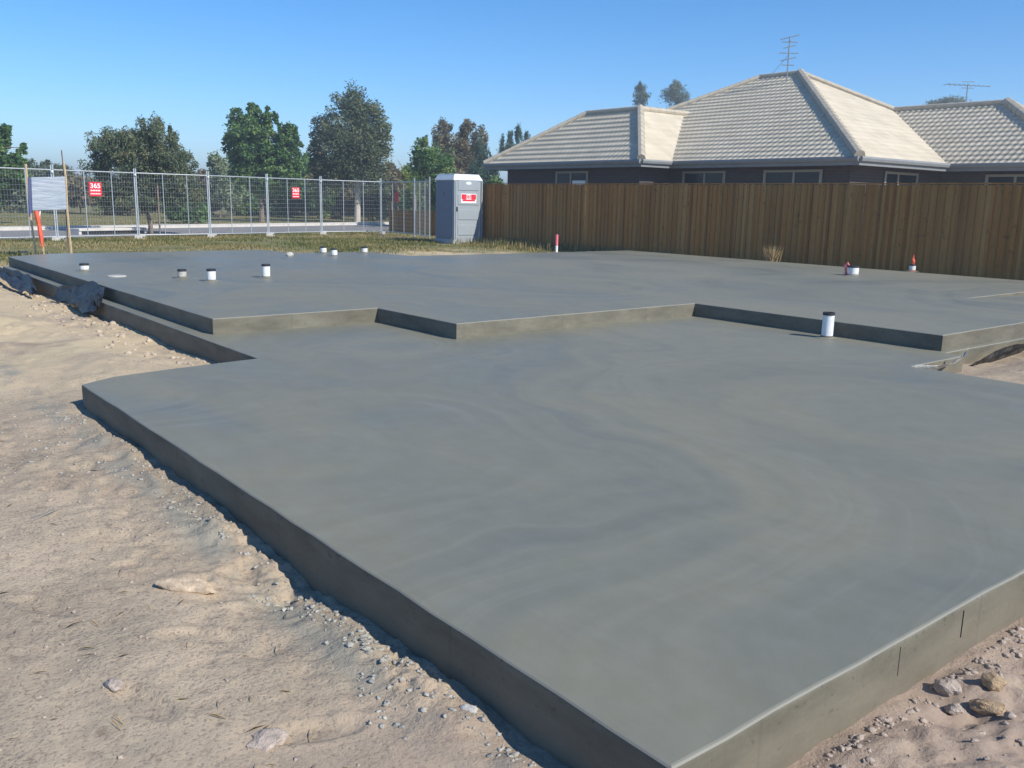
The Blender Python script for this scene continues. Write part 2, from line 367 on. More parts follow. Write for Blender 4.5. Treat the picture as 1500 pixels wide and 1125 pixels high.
# form-board joint lines on the sunlit front face
bm=bmesh.new()
for u,v_,z1 in ((1320,940,0),(1036,1100,0),(1413,888,0)):
    p=onp(u,v_,0,-1.31); box(bm,-1.3115,p.y-.0012,-.13,-1.3085,p.y+.0012,-.025)
o=fin('form_joint',bm,M['black_rubber'],garage); o['label']='dark vertical joint marks left by the form boards'

# ------------------------------------------------------------------ ground sheet
def inpoly(x,y,poly):
    r=np.zeros(x.shape,bool); n=len(poly); j=n-1
    for i in range(n):
        xi,yi=poly[i]; xj,yj=poly[j]
        c=((yi>y)!=(yj>y))&(x<(xj-xi)*(y-yi)/((yj-yi) if yj!=yi else 1e-9)+xi); r^=c; j=i
    return r
SLABS=[[(-1.36,1.66),(-1.36,7.75),(-4.0,7.8),(-4.0,8.8),(-4.25,9),(-4.25,17.3),(-16.5,17.3),(-16.6,10.8),(-18.2,10.6),(-18.5,8.9),(-19.8,8.7),(-19.85,4.2),(-19.1,3.25),(-7.2,3.3),(-7.2,1.66)]]
def sst(x,a,b):
    t=np.clip((x-a)/(b-a),0,1); return t*t*(3-2*t)
def gauss(x,y,cx,cy,rx,ry): return np.exp(-((x-cx)/rx)**2-((y-cy)/ry)**2)
def gh(x,y):
    x=np.asarray(x,float); y=np.asarray(y,float)
    h=-.185+0*x
    far=np.maximum(sst(-x,18.8,20.5),sst(y,17.2,18.2)*sst(-x,2,8))
    h=h+.125*far
    near=1-sst(-x,20,26)
    near=near*(1-sst(y,18,22))
    h+=near*(.055*fbm(x,y,.45,3,1)+.05*fbm(x,y,1.7,4,5)*(.35+.9*np.clip(fbm(x,y,.6,2,30)+.35,0,1)))
    # clods: ridged, patchy
    rg=1-np.abs(2*fbm(x,y,5.5,3,9)); pt=np.clip(fbm(x,y,.8,3,21)*2.2+.25,0,1)
    h+=near*pt*.03*(rg-.6)+near*.007*fbm(x,y,16,3,40)*(.4+1.6*pt)
    h+=.10*gauss(x,y,-8.9,2.25,1.1,.45)+.10*gauss(x,y,-15.8,2.0,1.6,.5)+.05*gauss(x,y,-12.3,1.9,1.0,.5)+.05*gauss(x,y,-10.8,2.5,.7,.3)
    h-=.05*gauss(x,y,-3.28,1.5,.09,.13)+.06*gauss(x,y,-16.8,3.05,2.2,.25)
    # slumped concrete and soil against the forms
    e=np.exp(-((y-1.50)/.10)**2)*((x>-7.2)&(x<-1.2)); cr=np.clip(1-np.abs(2*fbm(x,y,17,3,66)),0,1)**2; h+=e*(.05*(fbm(x,y,3.2,4,60)+.2)+.028*cr*np.clip(fbm(x,y,2.1,2,67)*3+.6,0,1))
    e=np.exp(-((x+1.2)/.10)**2)*((y>1.6)&(y<8)); h+=e*.045*(fbm(x,y,4,4,61)+.2)
    # bank on the right beyond the garage slab
    rb=sst(x,-4.3,-4.1)*sst(y,8.9,11.5); h+=rb*.16+rb*.05*fbm(x,y,2.5,4,70)
    h+=.05*sst(y,7.8,8.2)*sst(x,-3.9,-3.5)
    # churned right foreground
    h+=sst(x,-1.3,-1.1)*(.045*fbm(x,y,5,4,80)+.022*np.clip(1-np.abs(2*fbm(x,y,13,3,81)),0,1)**2)
    for (fx,fy,fa) in ((-2.75,.75,.3),(-3.1,1.05,.9),(-3.7,.65,.5),(-4.3,1.05,.7),(-2.3,1.12,1.2),(-5.2,1.0,.4),(-6.1,.9,.8)):
        c_,s_=math.cos(fa),math.sin(fa); a_=(x-fx)*c_+(y-fy)*s_; b_=-(x-fx)*s_+(y-fy)*c_; q_=(a_/.15)**2+(b_/.055)**2
        h+=-.013*np.exp(-q_**3)+.006*np.exp(-(q_-1.5)**2*4)
    # lumpy soil behind the slab
    m=gauss(x,y,-19.6,12.8,1.7,2.6); h+=m*(.05+.12*fbm(x,y,1.4,4,90))
    for P in SLABS:
        h=np.where(inpoly(x,y,P),-.33,h)
    far2=sst(np.hypot(x+20,y-10),60,220); return h-far2*.3
def axis(segs):
    out=[]
    for a,b,s in segs:
        n=max(1,int(round((b-a)/s))); out+=list(a+(b-a)*np.arange(n)/n)
    out.append(segs[-1][1]); return np.array(out)
gx=axis([(-900,-150,60),(-150,-48,6),(-48,-30,1.2),(-30,-20,.3),(-20,-12,.1),(-12,-7.5,.05),(-7.5,-4.2,.028),(-4.2,-.4,.016),(-.4,1.5,.2),(1.5,30,3),(30,600,95)])
gy=axis([(-600,-20,80),(-20,-1,1.5),(-1,.2,.1),(.2,1.75,.014),(1.75,3.6,.022),(3.6,8,.09),(8,12.5,.045),(12.5,22,.16),(22,50,1.3),(50,150,7),(150,900,75)])
X,Y=np.meshgrid(gx,gy,indexing='ij'); Z=gh(X,Y)
nx,ny=X.shape
co_=np.stack([X,Y,Z],-1).reshape(-1,3)
idx=np.arange(nx*ny).reshape(nx,ny)
fc=np.stack([idx[:-1,:-1],idx[1:,:-1],idx[1:,1:],idx[:-1,1:]],-1).reshape(-1,4)
def npmesh(name,verts,faces,k=4):
    me=bpy.data.meshes.new(name); me.vertices.add(len(verts)); me.vertices.foreach_set('co',verts.astype(np.float32).ravel())
    me.loops.add(len(faces)*k); me.loops.foreach_set('vertex_index',faces.astype(np.int32).ravel())
    me.polygons.add(len(faces)); me.polygons.foreach_set('loop_start',np.arange(0,len(faces)*k,k,dtype=np.int32)); me.polygons.foreach_set('loop_total',np.full(len(faces),k,np.int32))
    me.update(calc_edges=True); me.validate(); return me
g=link('ground',npmesh('ground',co_,fc),M['soil'],smooth=True); g['kind']='structure'
def ghz(x,y): return float(gh(np.array([x]),np.array([y]))[0])

# ------------------------------------------------------------------ road and kerbs
def strip(name,A,B,C_,D_,z,mat,kind='structure',h=0):
    bm=bmesh.new(); n=24; L=[];R_=[]
    for i in range(n+1):
        t=-1.0+3.2*i/n; L.append(A.lerp(B,t)); R_.append(C_.lerp(D_,t))
    for a,b in zip(L,R_): a.z=b.z=z
    va=[bm.verts.new(p) for p in L]; vb=[bm.verts.new(p) for p in R_]
    for i in range(n): bm.faces.new((va[i],va[i+1],vb[i+1],vb[i]))
    if h:
        r=bmesh.ops.extrude_face_region(bm,geom=bm.faces[:])
        for g_ in r['geom']:
            if isinstance(g_,bmesh.types.BMVert): g_.co.z+=h
    bmesh.ops.recalc_face_normals(bm,faces=bm.faces)
    if not h:
        bm.normal_update()
        if bm.faces[:][0].normal.z<0: bmesh.ops.reverse_faces(bm,faces=bm.faces[:])
    o=fin(name,bm,mat); o['kind']=kind; return o
n0,n1=at(0,352,-.06),at(560,337.5,-.06); f0,f1=at(0,338.5,-.06),at(560,329.5,-.06)
strip('road',n0,n1,f0,f1,-.045,M['road'])
k0=f0+(f0-n0).normalized()*.55; k1=f1+(f1-n1).normalized()*.55
strip('kerb',f0,f1,k0,k1,-.05,M['kerb'],h=.14)

# ------------------------------------------------------------------ small repeated things: drain pipes
def pipe(px,py,tv,wpx,z,label,mat='pvc',top='cap',extra=None):
    b=at(px,py,z); t=onp(px+.5,tv,0,b.x) if abs(b.x)>abs(b.y) else onp(px+.5,tv,1,b.y)
    h=max(.05,t.z-z); d=b.dot(FW); r=wpx/2/FOC*math.hypot(d,0)*.98
    b=b+Vector((b.x,b.y,0)).normalized()*r
    e=empty('drain_pipe',(b.x,b.y,z),label,'pipe','drain pipes standing up through the slabs')
    bm=bmesh.new(); lathe(bm,[(r,-.03),(r,h-.02),(r*.86,h-.02),(r*.86,h-.2 if h>.25 else .01)],28); fin('pipe_body',bm,M[mat],e,smooth=False)
    bm=bmesh.new()
    if top=='cap': lathe(bm,[(r*1.03,h-.034),(r*1.05,h-.03),(r*1.05,h-.006),(r*.98,h-.002),(r*.1,h-.004)],28,close=True)
    else: lathe(bm,[(r*1.04,h-.03),(r*1.05,h),(r*.9,h),(r*.88,h-.03)],28)
    fin('tape_seal' if top=='cap' else 'pipe_rim',bm,M['black_rubber'],e)
    bm=bmesh.new(); lathe(bm,[(r*1.02,.028),(r*1.12,.012),(r*1.7,.0045),(r*2.2,.002)],28); fin('cement_collar',bm,M['concrete'],e)
    return e,r,h
pipe(1211,496,458,17,0,'tall white drain pipe standing on the lower front slab beside the dark step','pvc','rim')
pipe(124,397.5,386,13,HT,'short white pipe stub with dark band, leftmost on the raised slab','pvc')
pipe(267,408,394.5,12.5,HT,'grimy grey pipe stub, left hand one of the row of three','pvc_dirty')
pipe(310,412.5,394,13,HT,'bright white pipe stub, nearest and middle one of the row of three','pvc')
pipe(390,407.5,387,12,HT,'taller white pipe stub, right hand one of the row of three','pvc')
pipe(474,371.5,361,9,HT,'small white stub at the back of the slab, left of the close pair','pvc')
pipe(489.5,375.5,364,9.5,HT,'small white stub at the back of the slab, right of the close pair','pvc')
pipe(534,371,361.5,9,HT,'lone small white stub at the slab back edge, nearest the portable toilet','pvc')
e,r,h=pipe(1249,404,389.5,16,HT,'wide white pipe stub wrapped in pink plastic near the timber fence','pvc')
bm=bmesh.new()
for k in range(9):
    a=random.uniform(2.6,5.6); p=Vector((math.cos(a)*r*1.15,math.sin(a)*r*1.15,random.uniform(0,.02)))
    q=p+Vector((math.cos(a)*.06,math.sin(a)*.06,random.uniform(.0,.03))); s_=Vector((-math.sin(a),math.cos(a),0))*.03
    vv=[bm.verts.new(x) for x in (p-s_,p+s_,q+s_*.6,q-s_*.3)]; bm.faces.new(vv)
tube(bm,[(-r*1.2,-.02,0),(-r*1.35,-.03,.09),(-r*1.5,-.03,h),(-r*1.1,-.02,h+.035),(-r*.9,0,h)],[.02,.018,.028,.03,.012],6)
fin('plastic_wrap',bm,M['pink_paint'],e)
e,r,h=pipe(1336,397.5,387,9,HT,'narrow white pipe with an orange tape streamer, rightmost stub near the timber fence','pvc')
bm=bmesh.new(); tube(bm,[(0,0,h),(.012,0,h+.05),(-.01,.01,h+.11),(.006,0,h+.19)],[.028,.030,.02,.004],6)
fin('streamer',bm,M['orange_tape'],e)
bm=bmesh.new(); lathe(bm,[(r*1.03,.03),(r*1.1,.015),(r*1.4,.006)],11); fin('tape_skirt',bm,M['orange_tape'],e)
# flush white cover on the raised slab
p=at(171,405,HT); bm=bmesh.new(); lathe(bm,[(.135,.0),(.135,.012),(.12,.017),(.02,.017)],28,close=True)
tag(fin('drain_cover',bm,M['pvc_dirty'],None,(p.x,p.y,HT)),'round pale cover lying flat on the raised slab, left of the row of pipe stubs','cover')

# rocks ------------------------------------------------------------------
def rockbm(bm,c,r,sc=(1,1,.6),seed=0,sub=2,rz=0,amp=.35):
    rr=random.Random(seed); q=bmesh.ops.create_icosphere(bm,subdivisions=sub,radius=1)
    o1=Vector((rr.random()*50,rr.random()*50,rr.random()*50)); Rm=Matrix.Rotation(rz,3,'Z')
    from mathutils import noise
    for v in q['verts']:
        n=noise.noise(v.co*1.3+o1)*amp+noise.noise(v.co*3.1+o1)*amp*.5
        v.co=v.co*(1+n); v.co=Rm@Vector((v.co.x*sc[0],v.co.y*sc[1],v.co.z*sc[2]))*r+Vector(c)
def rock(name,u,v,r,sc,mat,label,cat,seed,rz=0,lift=.25,z=None):
    p=at(u,v,-.19); p=at(u,v,ghz(p.x,p.y)); bm=bmesh.new(); rockbm(bm,(0,0,0),r,sc,seed,3,rz)
    return tag(fin(name,bm,M[mat],None,(p.x,p.y,ghz(p.x,p.y)+r*sc[2]*lift),smooth=False),label,cat)
rock('timber_chunk',272,862,.105,(1.25,.40,.30),'bark_chunk','long pale ochre lump of broken timber on the sand at left','timber scrap',3,.75)
rock('clod',394,1082,.065,(.75,.95,.35),'rock','pale flat clod of clay with a dark left edge at the bottom of the picture','clod',5,.4)
rock('stone',168,1009,.030,(1.2,.8,.6),'rock','small grey pink pebble on the sand near the bottom left corner','stone',8,.2)
rock('stone',1386,1022,.042,(1,.9,.7),'rock','rounded brown earth clod, left of the two ochre stones at lower right','stone',9)
rock('stone',1446,1046,.042,(1.25,.75,.6),'gold_rock','ochre and black stone, lower one of the pair in the churned soil at lower right','stone',12,.5,.5)
rock('stone',1455,1000,.040,(.9,.8,.8),'gold_rock','ochre stone at lower right, upper one of the pair, above a dark hollow','stone',14,.9,.5)
rock('stone',1398,1045,.028,(1,.9,.6),'rock','small flat grey stone beside the rounded brown clod at lower right','stone',15,.9)
rock('stone',176,470,.13,(1.1,.9,.8),'bark_chunk','cream sandstone lump on the sand against the long dark ledge','stone',17,.3,.5)
rock('stone',38,372,.09,(1,.8,.6),'rock','brown clod at the far left corner of the raised slab','stone',18,.3,.4)
rock('stone',688,1040,.022,(1.5,.8,.4),'block','flat whitish chip of cement beside the shaded edge of the front slab','stone',19,.3,.4)
p=at(425,375,HT); bm=bmesh.new(); rockbm(bm,(0,0,0),.085,(1,.9,.7),21,2,.4,.3); tag(fin('cement_lump',bm,M['block'],None,(p.x,p.y,HT+.03)),'small grey lump of cement on the back of the raised slab, left of the stubs','cement lump')
# white plastic strip on the sand
bm=bmesh.new(); pr=[(47,771),(60,768),(72,762),(84,759),(97,753)]; L=[];R_=[]
for i,(u,v) in enumerate(pr):
    q=at(u,v,-.19); z=ghz(q.x,q.y)+.022+.008*(i%2); wd=.014+.016*(i in(2,3)); L.append(bm.verts.new((q.x-wd,q.y+wd,z))); R_.append(bm.verts.new((q.x+wd,q.y-wd,z+.01)))
for i in range(4): bm.faces.new((L[i],L[i+1],R_[i+1],R_[i]))
bmesh.ops.solidify(bm,geom=bm.faces[:],thickness=.001)
tag(fin('plastic_strip',bm,M['white_film']),'crumpled white strip of plastic lying on the sand at left','litter')
# crumbs of cement and gravel along the forms
def crumbs(name,gen,n,mat,seed,rmin=.006,rmax=.02,label=None):
    rr=random.Random(seed); base=[]
    for s in range(6):
        b=bmesh.new(); rockbm(b,(0,0,0),1,(1,.6+.06*s,.45+.05*s),s+seed,2,s,.9); b.verts.ensure_lookup_table()
        base.append((np.array([v.co[:] for v in b.verts]),np.array([[v.index for v in f.verts] for f in b.faces]))); b.free()
    V=[];F=[];o=0
    for i in range(n):
        x,y=gen(rr); r=rmin+(rmax-rmin)*rr.random()**2.6; v,f=base[i%6]; a=rr.random()*6.28; c,s=math.cos(a),math.sin(a)
        vv=v@np.array([[c,s,0],[-s,c,0],[0,0,1]])*r+np.array([x,y,ghz(x,y)+r*.08]); V.append(vv); F.append(f+o); o+=len(v)
    ob=link(name,npmesh(name,np.concatenate(V),np.concatenate(F),3),M[mat]); ob['kind']='stuff'
    if label: ob['label']=label; ob['category']='gravel'
    return ob
centres=[(-6.6,1.42,.35,.05),(-5.35,1.35,.16,.07),(-4.55,1.45,.25,.05),(-4.1,1.48,.2,.04),(-3.3,1.42,.10,.05),(-3.0,1.5,.15,.04),(-2.55,1.5,.15,.03),(-2.1,1.5,.25,.035),(-1.75,1.5,.2,.03),(-5.8,1.2,.5,.12),(-2.35,1.38,.2,.06)]
def g1(rr):
    if rr.random()<.25: return (rr.uniform(-7.2,-1.5),1.56-abs(rr.gauss(0,.03)))
    c=rr.choice(centres); return (rr.gauss(c[0],c[2]),min(1.57,rr.gauss(c[1],c[3])))
crumbs('gravel',g1,1000,'grey_gravel',31,.002,.014,'grey crumbs of spilled cement along the shaded edge of the front slab')
def g2(rr):
    if rr.random()<.5: return (-1.27+abs(rr.gauss(0,.05)),rr.uniform(1.7,5))
    return (rr.uniform(-1.2,-.6),rr.uniform(2.2,6))
crumbs('rubble',g2,900,'rock',47,.003,.018,'crumbs of soil scattered right of the sunlit slab edge')
def g3(rr): return (rr.uniform(-9,-1.5)-rr.random()*3,rr.uniform(.1,1.5))
crumbs('pebbles',g3,1500,'rock',53,.002,.011,'fine clods strewn over the sandy soil at left')
def g4(rr): return (rr.uniform(-19,-7.6),3.1-abs(rr.gauss(0,.28)))
crumbs('soil_clods',g4,420,'sand_clod',59,.006,.04,'lumps of soil along the long ledge at left')
# dry straw
def blades(name,pts,hmin,hmax,wd,mat,lean=.4,flat=False,seed=0,val=None):
    r=np.random.RandomState(seed); n=len(pts); a=r.rand(n)*6.283; L=hmin+(hmax-hmin)*r.rand(n)
    d=np.stack([np.cos(a),np.sin(a)],-1); s=np.stack([-np.sin(a),np.cos(a),0*a],-1)*(wd*(.6+.8*r.rand(n)))[:,None]
    up=np.full(n,1.) if not flat else .06+.12*r.rand(n); ln=(lean*r.rand(n)) if not flat else np.full(n,1.)
    tip=pts+np.concatenate([d*(L*ln)[:,None],(L*up)[:,None]],1); mid=(pts+tip)/2+np.array([0,0,1])*(L*.08)[:,None]
    V=np.stack([pts-s*.5,pts+s*.5,mid+s*.4,tip,mid-s*.4],1).reshape(-1,3); F=np.arange(n*5).reshape(n,5)
    me=npmesh(name,V,F,5); at_=me.attributes.new('rnd','FLOAT','FACE'); at_.data.foreach_set('value',(r.rand(n) if val is None else val).astype(np.float32))
    return link(name,me,M[mat])
q=[(RS.normal(c[0],c[2]),RS.normal(c[1],c[3])) for c in [(-3.3,.62,.25,.12),(-3.9,.8,.3,.15),(-2.5,.9,.2,.1),(-2.7,.45,.3,.15),(-2.25,1.0,.25,.12),(-5,1.0,.8,.25),(-3.0,1.1,.4,.15)] for k in range(9)]
q=np.array(q); pts=np.stack([q[:,0],q[:,1],gh(q[:,0],q[:,1])+.004],-1)
o=blades('dry_grass_litter',pts,.02,.08,.0022,'straw',flat=True,seed=4); tag(o,'bits of dry straw scattered on the sandy soil in the left foreground','litter',None,'stuff')
# ------------------------------------------------------------------ lawn
def samp(n,x0,x1,y0,y1): return np.stack([RS.uniform(x0,x1,n),RS.uniform(y0,y1,n)],-1)
q=np.concatenate([samp(60000,-31.5,-19.7,1.5,20),samp(16000,-26,-12,16.9,18.6),samp(24000,-40,-30,2,26),samp(26000,-58,-38,0,36)])
x,y=q[:,0],q[:,1]
dens=np.clip(.65+2.2*fbm(x,y,.7,4,3),0.03,1)*np.where(x<-30,1,sst(-x,19.6,22.5)+sst(y,16.9,17.8)*sst(-x,9,14))
# keep off the road band
ab=(n1-n0).to_2d(); nn=Vector((-ab.y,ab.x)).normalized(); d0=(x-n0.x)*nn.x+(y-n0.y)*nn.y; d1=(k0-n0).to_2d().dot(nn)
inr=(np.minimum(0,d1)<d0)&(d0<np.maximum(0,d1))
ok=(RS.rand(len(x))<dens)&~inr&~inpoly(x,y,[(-19.9,3),(-19.9,8.8),(-18.4,10.6),(-16.6,10.6),(-16.6,17.4),(-3,17.4),(-3,3)])
q=q[ok]; pts=np.stack([q[:,0],q[:,1],gh(q[:,0],q[:,1])-.01],-1)
o=blades('grass',pts,.03,.10,.022,'grass',.7,seed=9,val=np.clip(.5+1.1*fbm(q[:,0],q[:,1],.55,4,55)+.25*RS.randn(len(q)),0,1)); tag(o,None,None,None,'stuff')
# taller weeds at the foot of the timber fence
q=np.concatenate([samp(1400,-25,-16,18.15,18.44),samp(500,-24.3,-20,17.0,18.3),np.stack([RS.normal(-22.6,.5,500),RS.normal(18.25,.12,500)],-1)]); pts=np.stack([q[:,0],q[:,1],gh(q[:,0],q[:,1])],-1)
o=blades('fence_weeds',pts,.08,.30,.02,'grass',.35,seed=12); tag(o,'weeds growing along the foot of the timber fence','weeds',None,'stuff')
p=at(1130,384,.12); tp=onp(1130,378,1,17.72); c=Vector((tp.x,17.72)); q=np.stack([RS.normal(c.x,.06,160),RS.normal(c.y,.05,160)],-1); pts=np.stack([q[:,0],q[:,1],0*q[:,0]-.05],-1)
o=blades('grass_tuft',pts,.30,.60,.012,'straw',.45,seed=13); tag(o,'dry yellow grass tuft against the timber fence','grass tuft')

# ------------------------------------------------------------------ timber fence
def fence(name,x0,x1,y,z0,z1,label,seed):
    e=empty(name,(x0,y,z0),label,'fence'); rr=random.Random(seed); bm=bmesh.new(); n=int(round((x1-x0)/.08)); Lz=Matrix.Translation((-x0,-y,-z0))
    for i in range(n):
        xa=x0+i*.08; off=.016*(i%2); tl=rr.uniform(-.004,.004); g=rr.uniform(.0005,.004)
        zt=z1+rr.uniform(-.014,.006)
        vs=box(bm,xa-.010*(i%2)+g,y-off,z0,xa+.08+.010*(i%2)-g,y+.014-off,zt)
        for v in vs:
            v.co.x+=tl*(v.co.z-z0)*1.5; v.co=Lz@v.co
    fin('palings',bm,M['timber'],e)
    bm=bmesh.new()
    for z in (z0+.35,z0+(z1-z0)*.55,z1-.22): box(bm,0,.016,z-z0-.035,x1-x0,.055,z-z0+.035)
    fin('rails',bm,M['timber'],e)
    k=0; xx=x0+.05
    while xx<x1:
        bm=bmesh.new(); box(bm,xx-x0-.05,.057,-.2,xx-x0+.05,.14,z1-z0-.05); fin('post',bm,M['timber'],e); xx+=2.4
    bm=bmesh.new(); box(bm,-.02,-.03,z1-z0+.008,x1-x0+.02,.05,z1-z0+.032,.004); fin('top_rail',bm,M['timber'],e)
    return e
fence('timber_fence',-24.5,4.0,18.5,-.22,1.88,'long tall brown timber paling fence along the right side below the tiled roof',3)
fence('timber_fence',-34.0,-25.2,20.6,-.2,.86,'low brown timber fence seen behind the wire panels left of the portable toilet',5)

# ------------------------------------------------------------------ temporary wire fence
def panel(a,b,label,sag=0):
    a=Vector(a);b=Vector(b); L=(b-a).length-.06; rz=math.atan2(b.y-a.y,b.x-a.x); z=ghz(*((a+b)/2)[:2])
    e=empty('wire_fence_panel',(a.x+(b-a).x*.012,a.y+(b-a).y*.012,z),label,'fence panel','temporary wire fence panels',rz)
    bm=bmesh.new(); H0,H1=.12,2.06
    tube(bm,[(0,0,0),(0,0,2.2)],.021,8); tube(bm,[(L,0,0),(L,0,2.2)],.021,8)
    tube(bm,[(.02,0,H0),(L-.02,0,H0)],.017,6); tube(bm,[(.02,0,H1),(L-.02,0,H1)],.019,6)
    fin('frame',bm,M['steel'],e)
    for t in (.36,.70):
        bm=bmesh.new(); tube(bm,[(L*t,0,H0+.016),(L*t,0,H1-.018)],.013,6); fin('stay',bm,M['steel'],e)
    bm=bmesh.new(); k=int(L/.085)
    for i in range(1,k): tube(bm,[(L*i/k,-.004,H0+.01),(L*i/k,-.004,H1-.01)],.0016,3,False)
    for i in range(1,13): z_=H0+(H1-H0)*i/13; tube(bm,[(.02,.004,z_),(L-.02,.004,z_)],.0035,3,False)
    fin('wire_mesh',bm,M['wire'],e); return e
tf=[(-27.9,-.9),(-28.4,1.55),(-28.95,4.0),(-29.65,6.49),(-30.29,9.03),(-30.61,11.49),(-31.25,13.87),(-31.86,16.3),(-32.06,19.06),(-29.46,18.98),(-27.0,18.04)]
pl=['grey wire fence panel at the far left edge, left of the silver board','wire fence panel behind the left stake of the silver board','wire fence panel right of the silver board, carrying the large red 365 sign',
 'wire fence panel without a sign, in front of the forked tree trunk','wire fence panel without a sign, in front of the small white car','wire fence panel with the small red sign, below the dark broad leaved tree',
 'wire fence panel in front of the white gum trunk, last before the corner','wire fence panel just past the corner, seen obliquely, with the dark red sign','wire fence panel nearest the portable toilet']
# index -> label by position
lab={1:pl[0],2:pl[1],3:pl[2],4:pl[3],5:pl[4],6:'x',7:pl[6],8:pl[7],9:pl[8]}
lab[6]=pl[5]
panels=[]
for i in range(1,len(tf)-1):
    panels.append(panel(tf[i],tf[i+1],lab[i]))
# concrete feet
ft=['block foot behind the orange tape stake','block foot below the post right of the large red sign','block foot below the second post pair, left of the white car','block foot below the post pair left of the small red sign','block foot below the post pair right of the small red sign','block foot at the fence corner']
j=0
for i in range(3,9):
    x_,y_=tf[i]; z=ghz(x_,y_); e=empty('ballast_block',(x_+.12,y_+.02,z),'grey concrete '+ft[j],'ballast block','concrete feet under the wire fence',-.55); j+=1
    bm=bmesh.new(); vs=box(bm,-.30,-.12,-.02,.30,.12,.12,.02)
    for v in vs:
        if v.co.z>.05: v.co.x*=.9; v.co.y*=.88
    fin('block',bm,M['block'],e)
    bm=bmesh.new(); box(bm,-.18,-.128,.05,-.06,.128,.075); box(bm,.06,-.128,.05,.18,.128,.075); fin('hand_slot',bm,M['black_rubber'],e)
# couplers
j=0
for i in range(3,9):
    x_,y_=tf[i]; bm=bmesh.new(); box(bm,-.07,-.03,-.03,.07,.03,.03,.006)
    tube(bm,[(0,-.05,0),(0,.05,0)],.012,6)
    tag(fin('clamp',bm,M['steel'],None,(x_,y_,ghz(x_,y_)+2.0)),'steel clamp above the '+ft[j].replace('block ',''),'clamp','clamps joining the wire fence panels'); j+=1
def textmesh(name,txt,size,mat,parent,loc,rot,sc=(1,1,1),ext=.002):
    cu=bpy.data.curves.new(name,'FONT'); cu.body=txt; cu.size=size; cu.extrude=ext; cu.align_x='CENTER'; cu.align_y='CENTER'; cu.offset=size*.02
    t=bpy.data.objects.new(name+'_tmp',cu); C.objects.link(t); bpy.context.view_layer.update()
    me=bpy.data.meshes.new_from_object(t.evaluated_get(bpy.context.evaluated_depsgraph_get())); bpy.data.objects.remove(t)
    o=link(name,me,mat,parent,loc); o.rotation_euler=rot; o.scale=sc; return o
def sign(u,v,i,wd,ht,label,mat,back=False):
    a=Vector(tf[i]);b=Vector(tf[i+1]); d=(b-a).normalized(); nrm=Vector((-d.y,d.x)); 
    if nrm.dot(Vector((-a.x,-a.y)))<0: nrm=-nrm
    r=ray(u,v); # intersect the vertical plane of the panel
    k=(a.x*nrm.x+a.y*nrm.y)/(r.x*nrm.x+r.y*nrm.y); p=Vector((r.x*k,r.y*k,r.z*k+CH)); p.x+=nrm.x*.03; p.y+=nrm.y*.03
    rz=math.atan2(nrm.y,nrm.x)+math.pi/2
    e=empty('fence_sign',p,label,'sign','red signs on the wire fence',rz)
    bm=bmesh.new(); box(bm,-wd/2,-.002,-ht/2,wd/2,.002,ht/2); fin('sign_board',bm,M[mat],e)
    if not back:
        textmesh('lettering','365',ht*.46,M['white_print'],e,(0,-.005,ht*.22),(math.pi/2,0,0),(1.15,1,1))
        for z,n,s in ((-.10,4,.07),(-.33,6,.055)):
            bm=bmesh.new()
            for k in range(n):
                x0=-wd*.4+wd*.8*k/n; box(bm,x0,-.006,z*ht-ht*s*.7,x0+wd*.8/n*.78,-.003,z*ht+ht*s*.7)
            fin('print_line',bm,M['white_print'],e)
    return e
sign(139,277,3,.40,.42,'large square red sign with white 365 on the wire fence right of the silver board','red_sign')
sign(432.5,282.5,6,.36,.40,'smaller red and white 365 sign on the wire fence below the broad leaved tree','red_sign')
sign(582,289,8,.30,.36,'dull dark red sign seen from behind on the oblique wire fence panel near the corner','red_sign',True)

# ------------------------------------------------------------------ site board on stakes
X0=-22.1
def st(name,pts,w_,mat,parent):
    bm=bmesh.new(); tube(bm,pts,w_,4); return fin(name,bm,M[mat],parent)
def px(u,v,x=X0): return onp(u,v,0,x)
bp=px(72,374); bp.z=-.05
e=empty('site_board',bp,'silver grey board on thin timber stakes at the far left corner','sign board')
bl=Vector(bp)
c4=[px(45.5,259.5),px(95,258.5),px(98.5,307),px(47.5,308.5)]
bm=bmesh.new(); vs=[bm.verts.new(p-bl) for p in c4]; vb=[bm.verts.new(p-bl+Vector((-.04,0,0))) for p in c4]
bm.faces.new(vs); bm.faces.new(vb[::-1])
for k in range(4): bm.faces.new((vs[k],vb[k],vb[(k+1)%4],vs[(k+1)%4]))
bmesh.ops.recalc_face_normals(bm,faces=bm.faces); bmesh.ops.bevel(bm,geom=bm.edges[:],offset=.006,segments=1,affect='EDGES')
fin('panel',bm,M['board'],e)
c4=[px(41.5,260),px(45,259.7),px(47,310),px(43.5,318)]
bm=bmesh.new(); vs=[bm.verts.new(p-bl+Vector((-.02,0,0))) for p in c4]; vb=[bm.verts.new(p-bl+Vector((-.10,0,0))) for p in c4]
bm.faces.new(vs); bm.faces.new(vb[::-1])
for k in range(4): bm.faces.new((vs[k],vb[k],vb[(k+1)%4],vs[(k+1)%4]))
bmesh.ops.recalc_face_normals(bm,faces=bm.faces); fin('side_edge',bm,M['blue_dark'],e)
def P(u,v,dx=0): return px(u,v,X0-dx)-bl
fin('x',bmesh.new()) if False else None
st('stake',[P(37.5,240,.06),P(41,275,.06),P(45.5,322,.06),P(53,375,.03)],.022,'stake',e)
st('stake',[P(93.5,238,.07),P(96.5,262,.07),P(98.5,308,.06),P(101.5,340,.05),P(105,375,.03)],.022,'stake',e)
st('stake',[P(90,220,.13),P(93,250,.13),P(96,300,.13),P(100,373,.10)],.013,'dark_stake',e)
q=px(64,375,X0+.25); e=empty('survey_peg',(q.x,q.y,q.z),'thin stake wrapped in orange red tape, leaning below the silver board','stake')
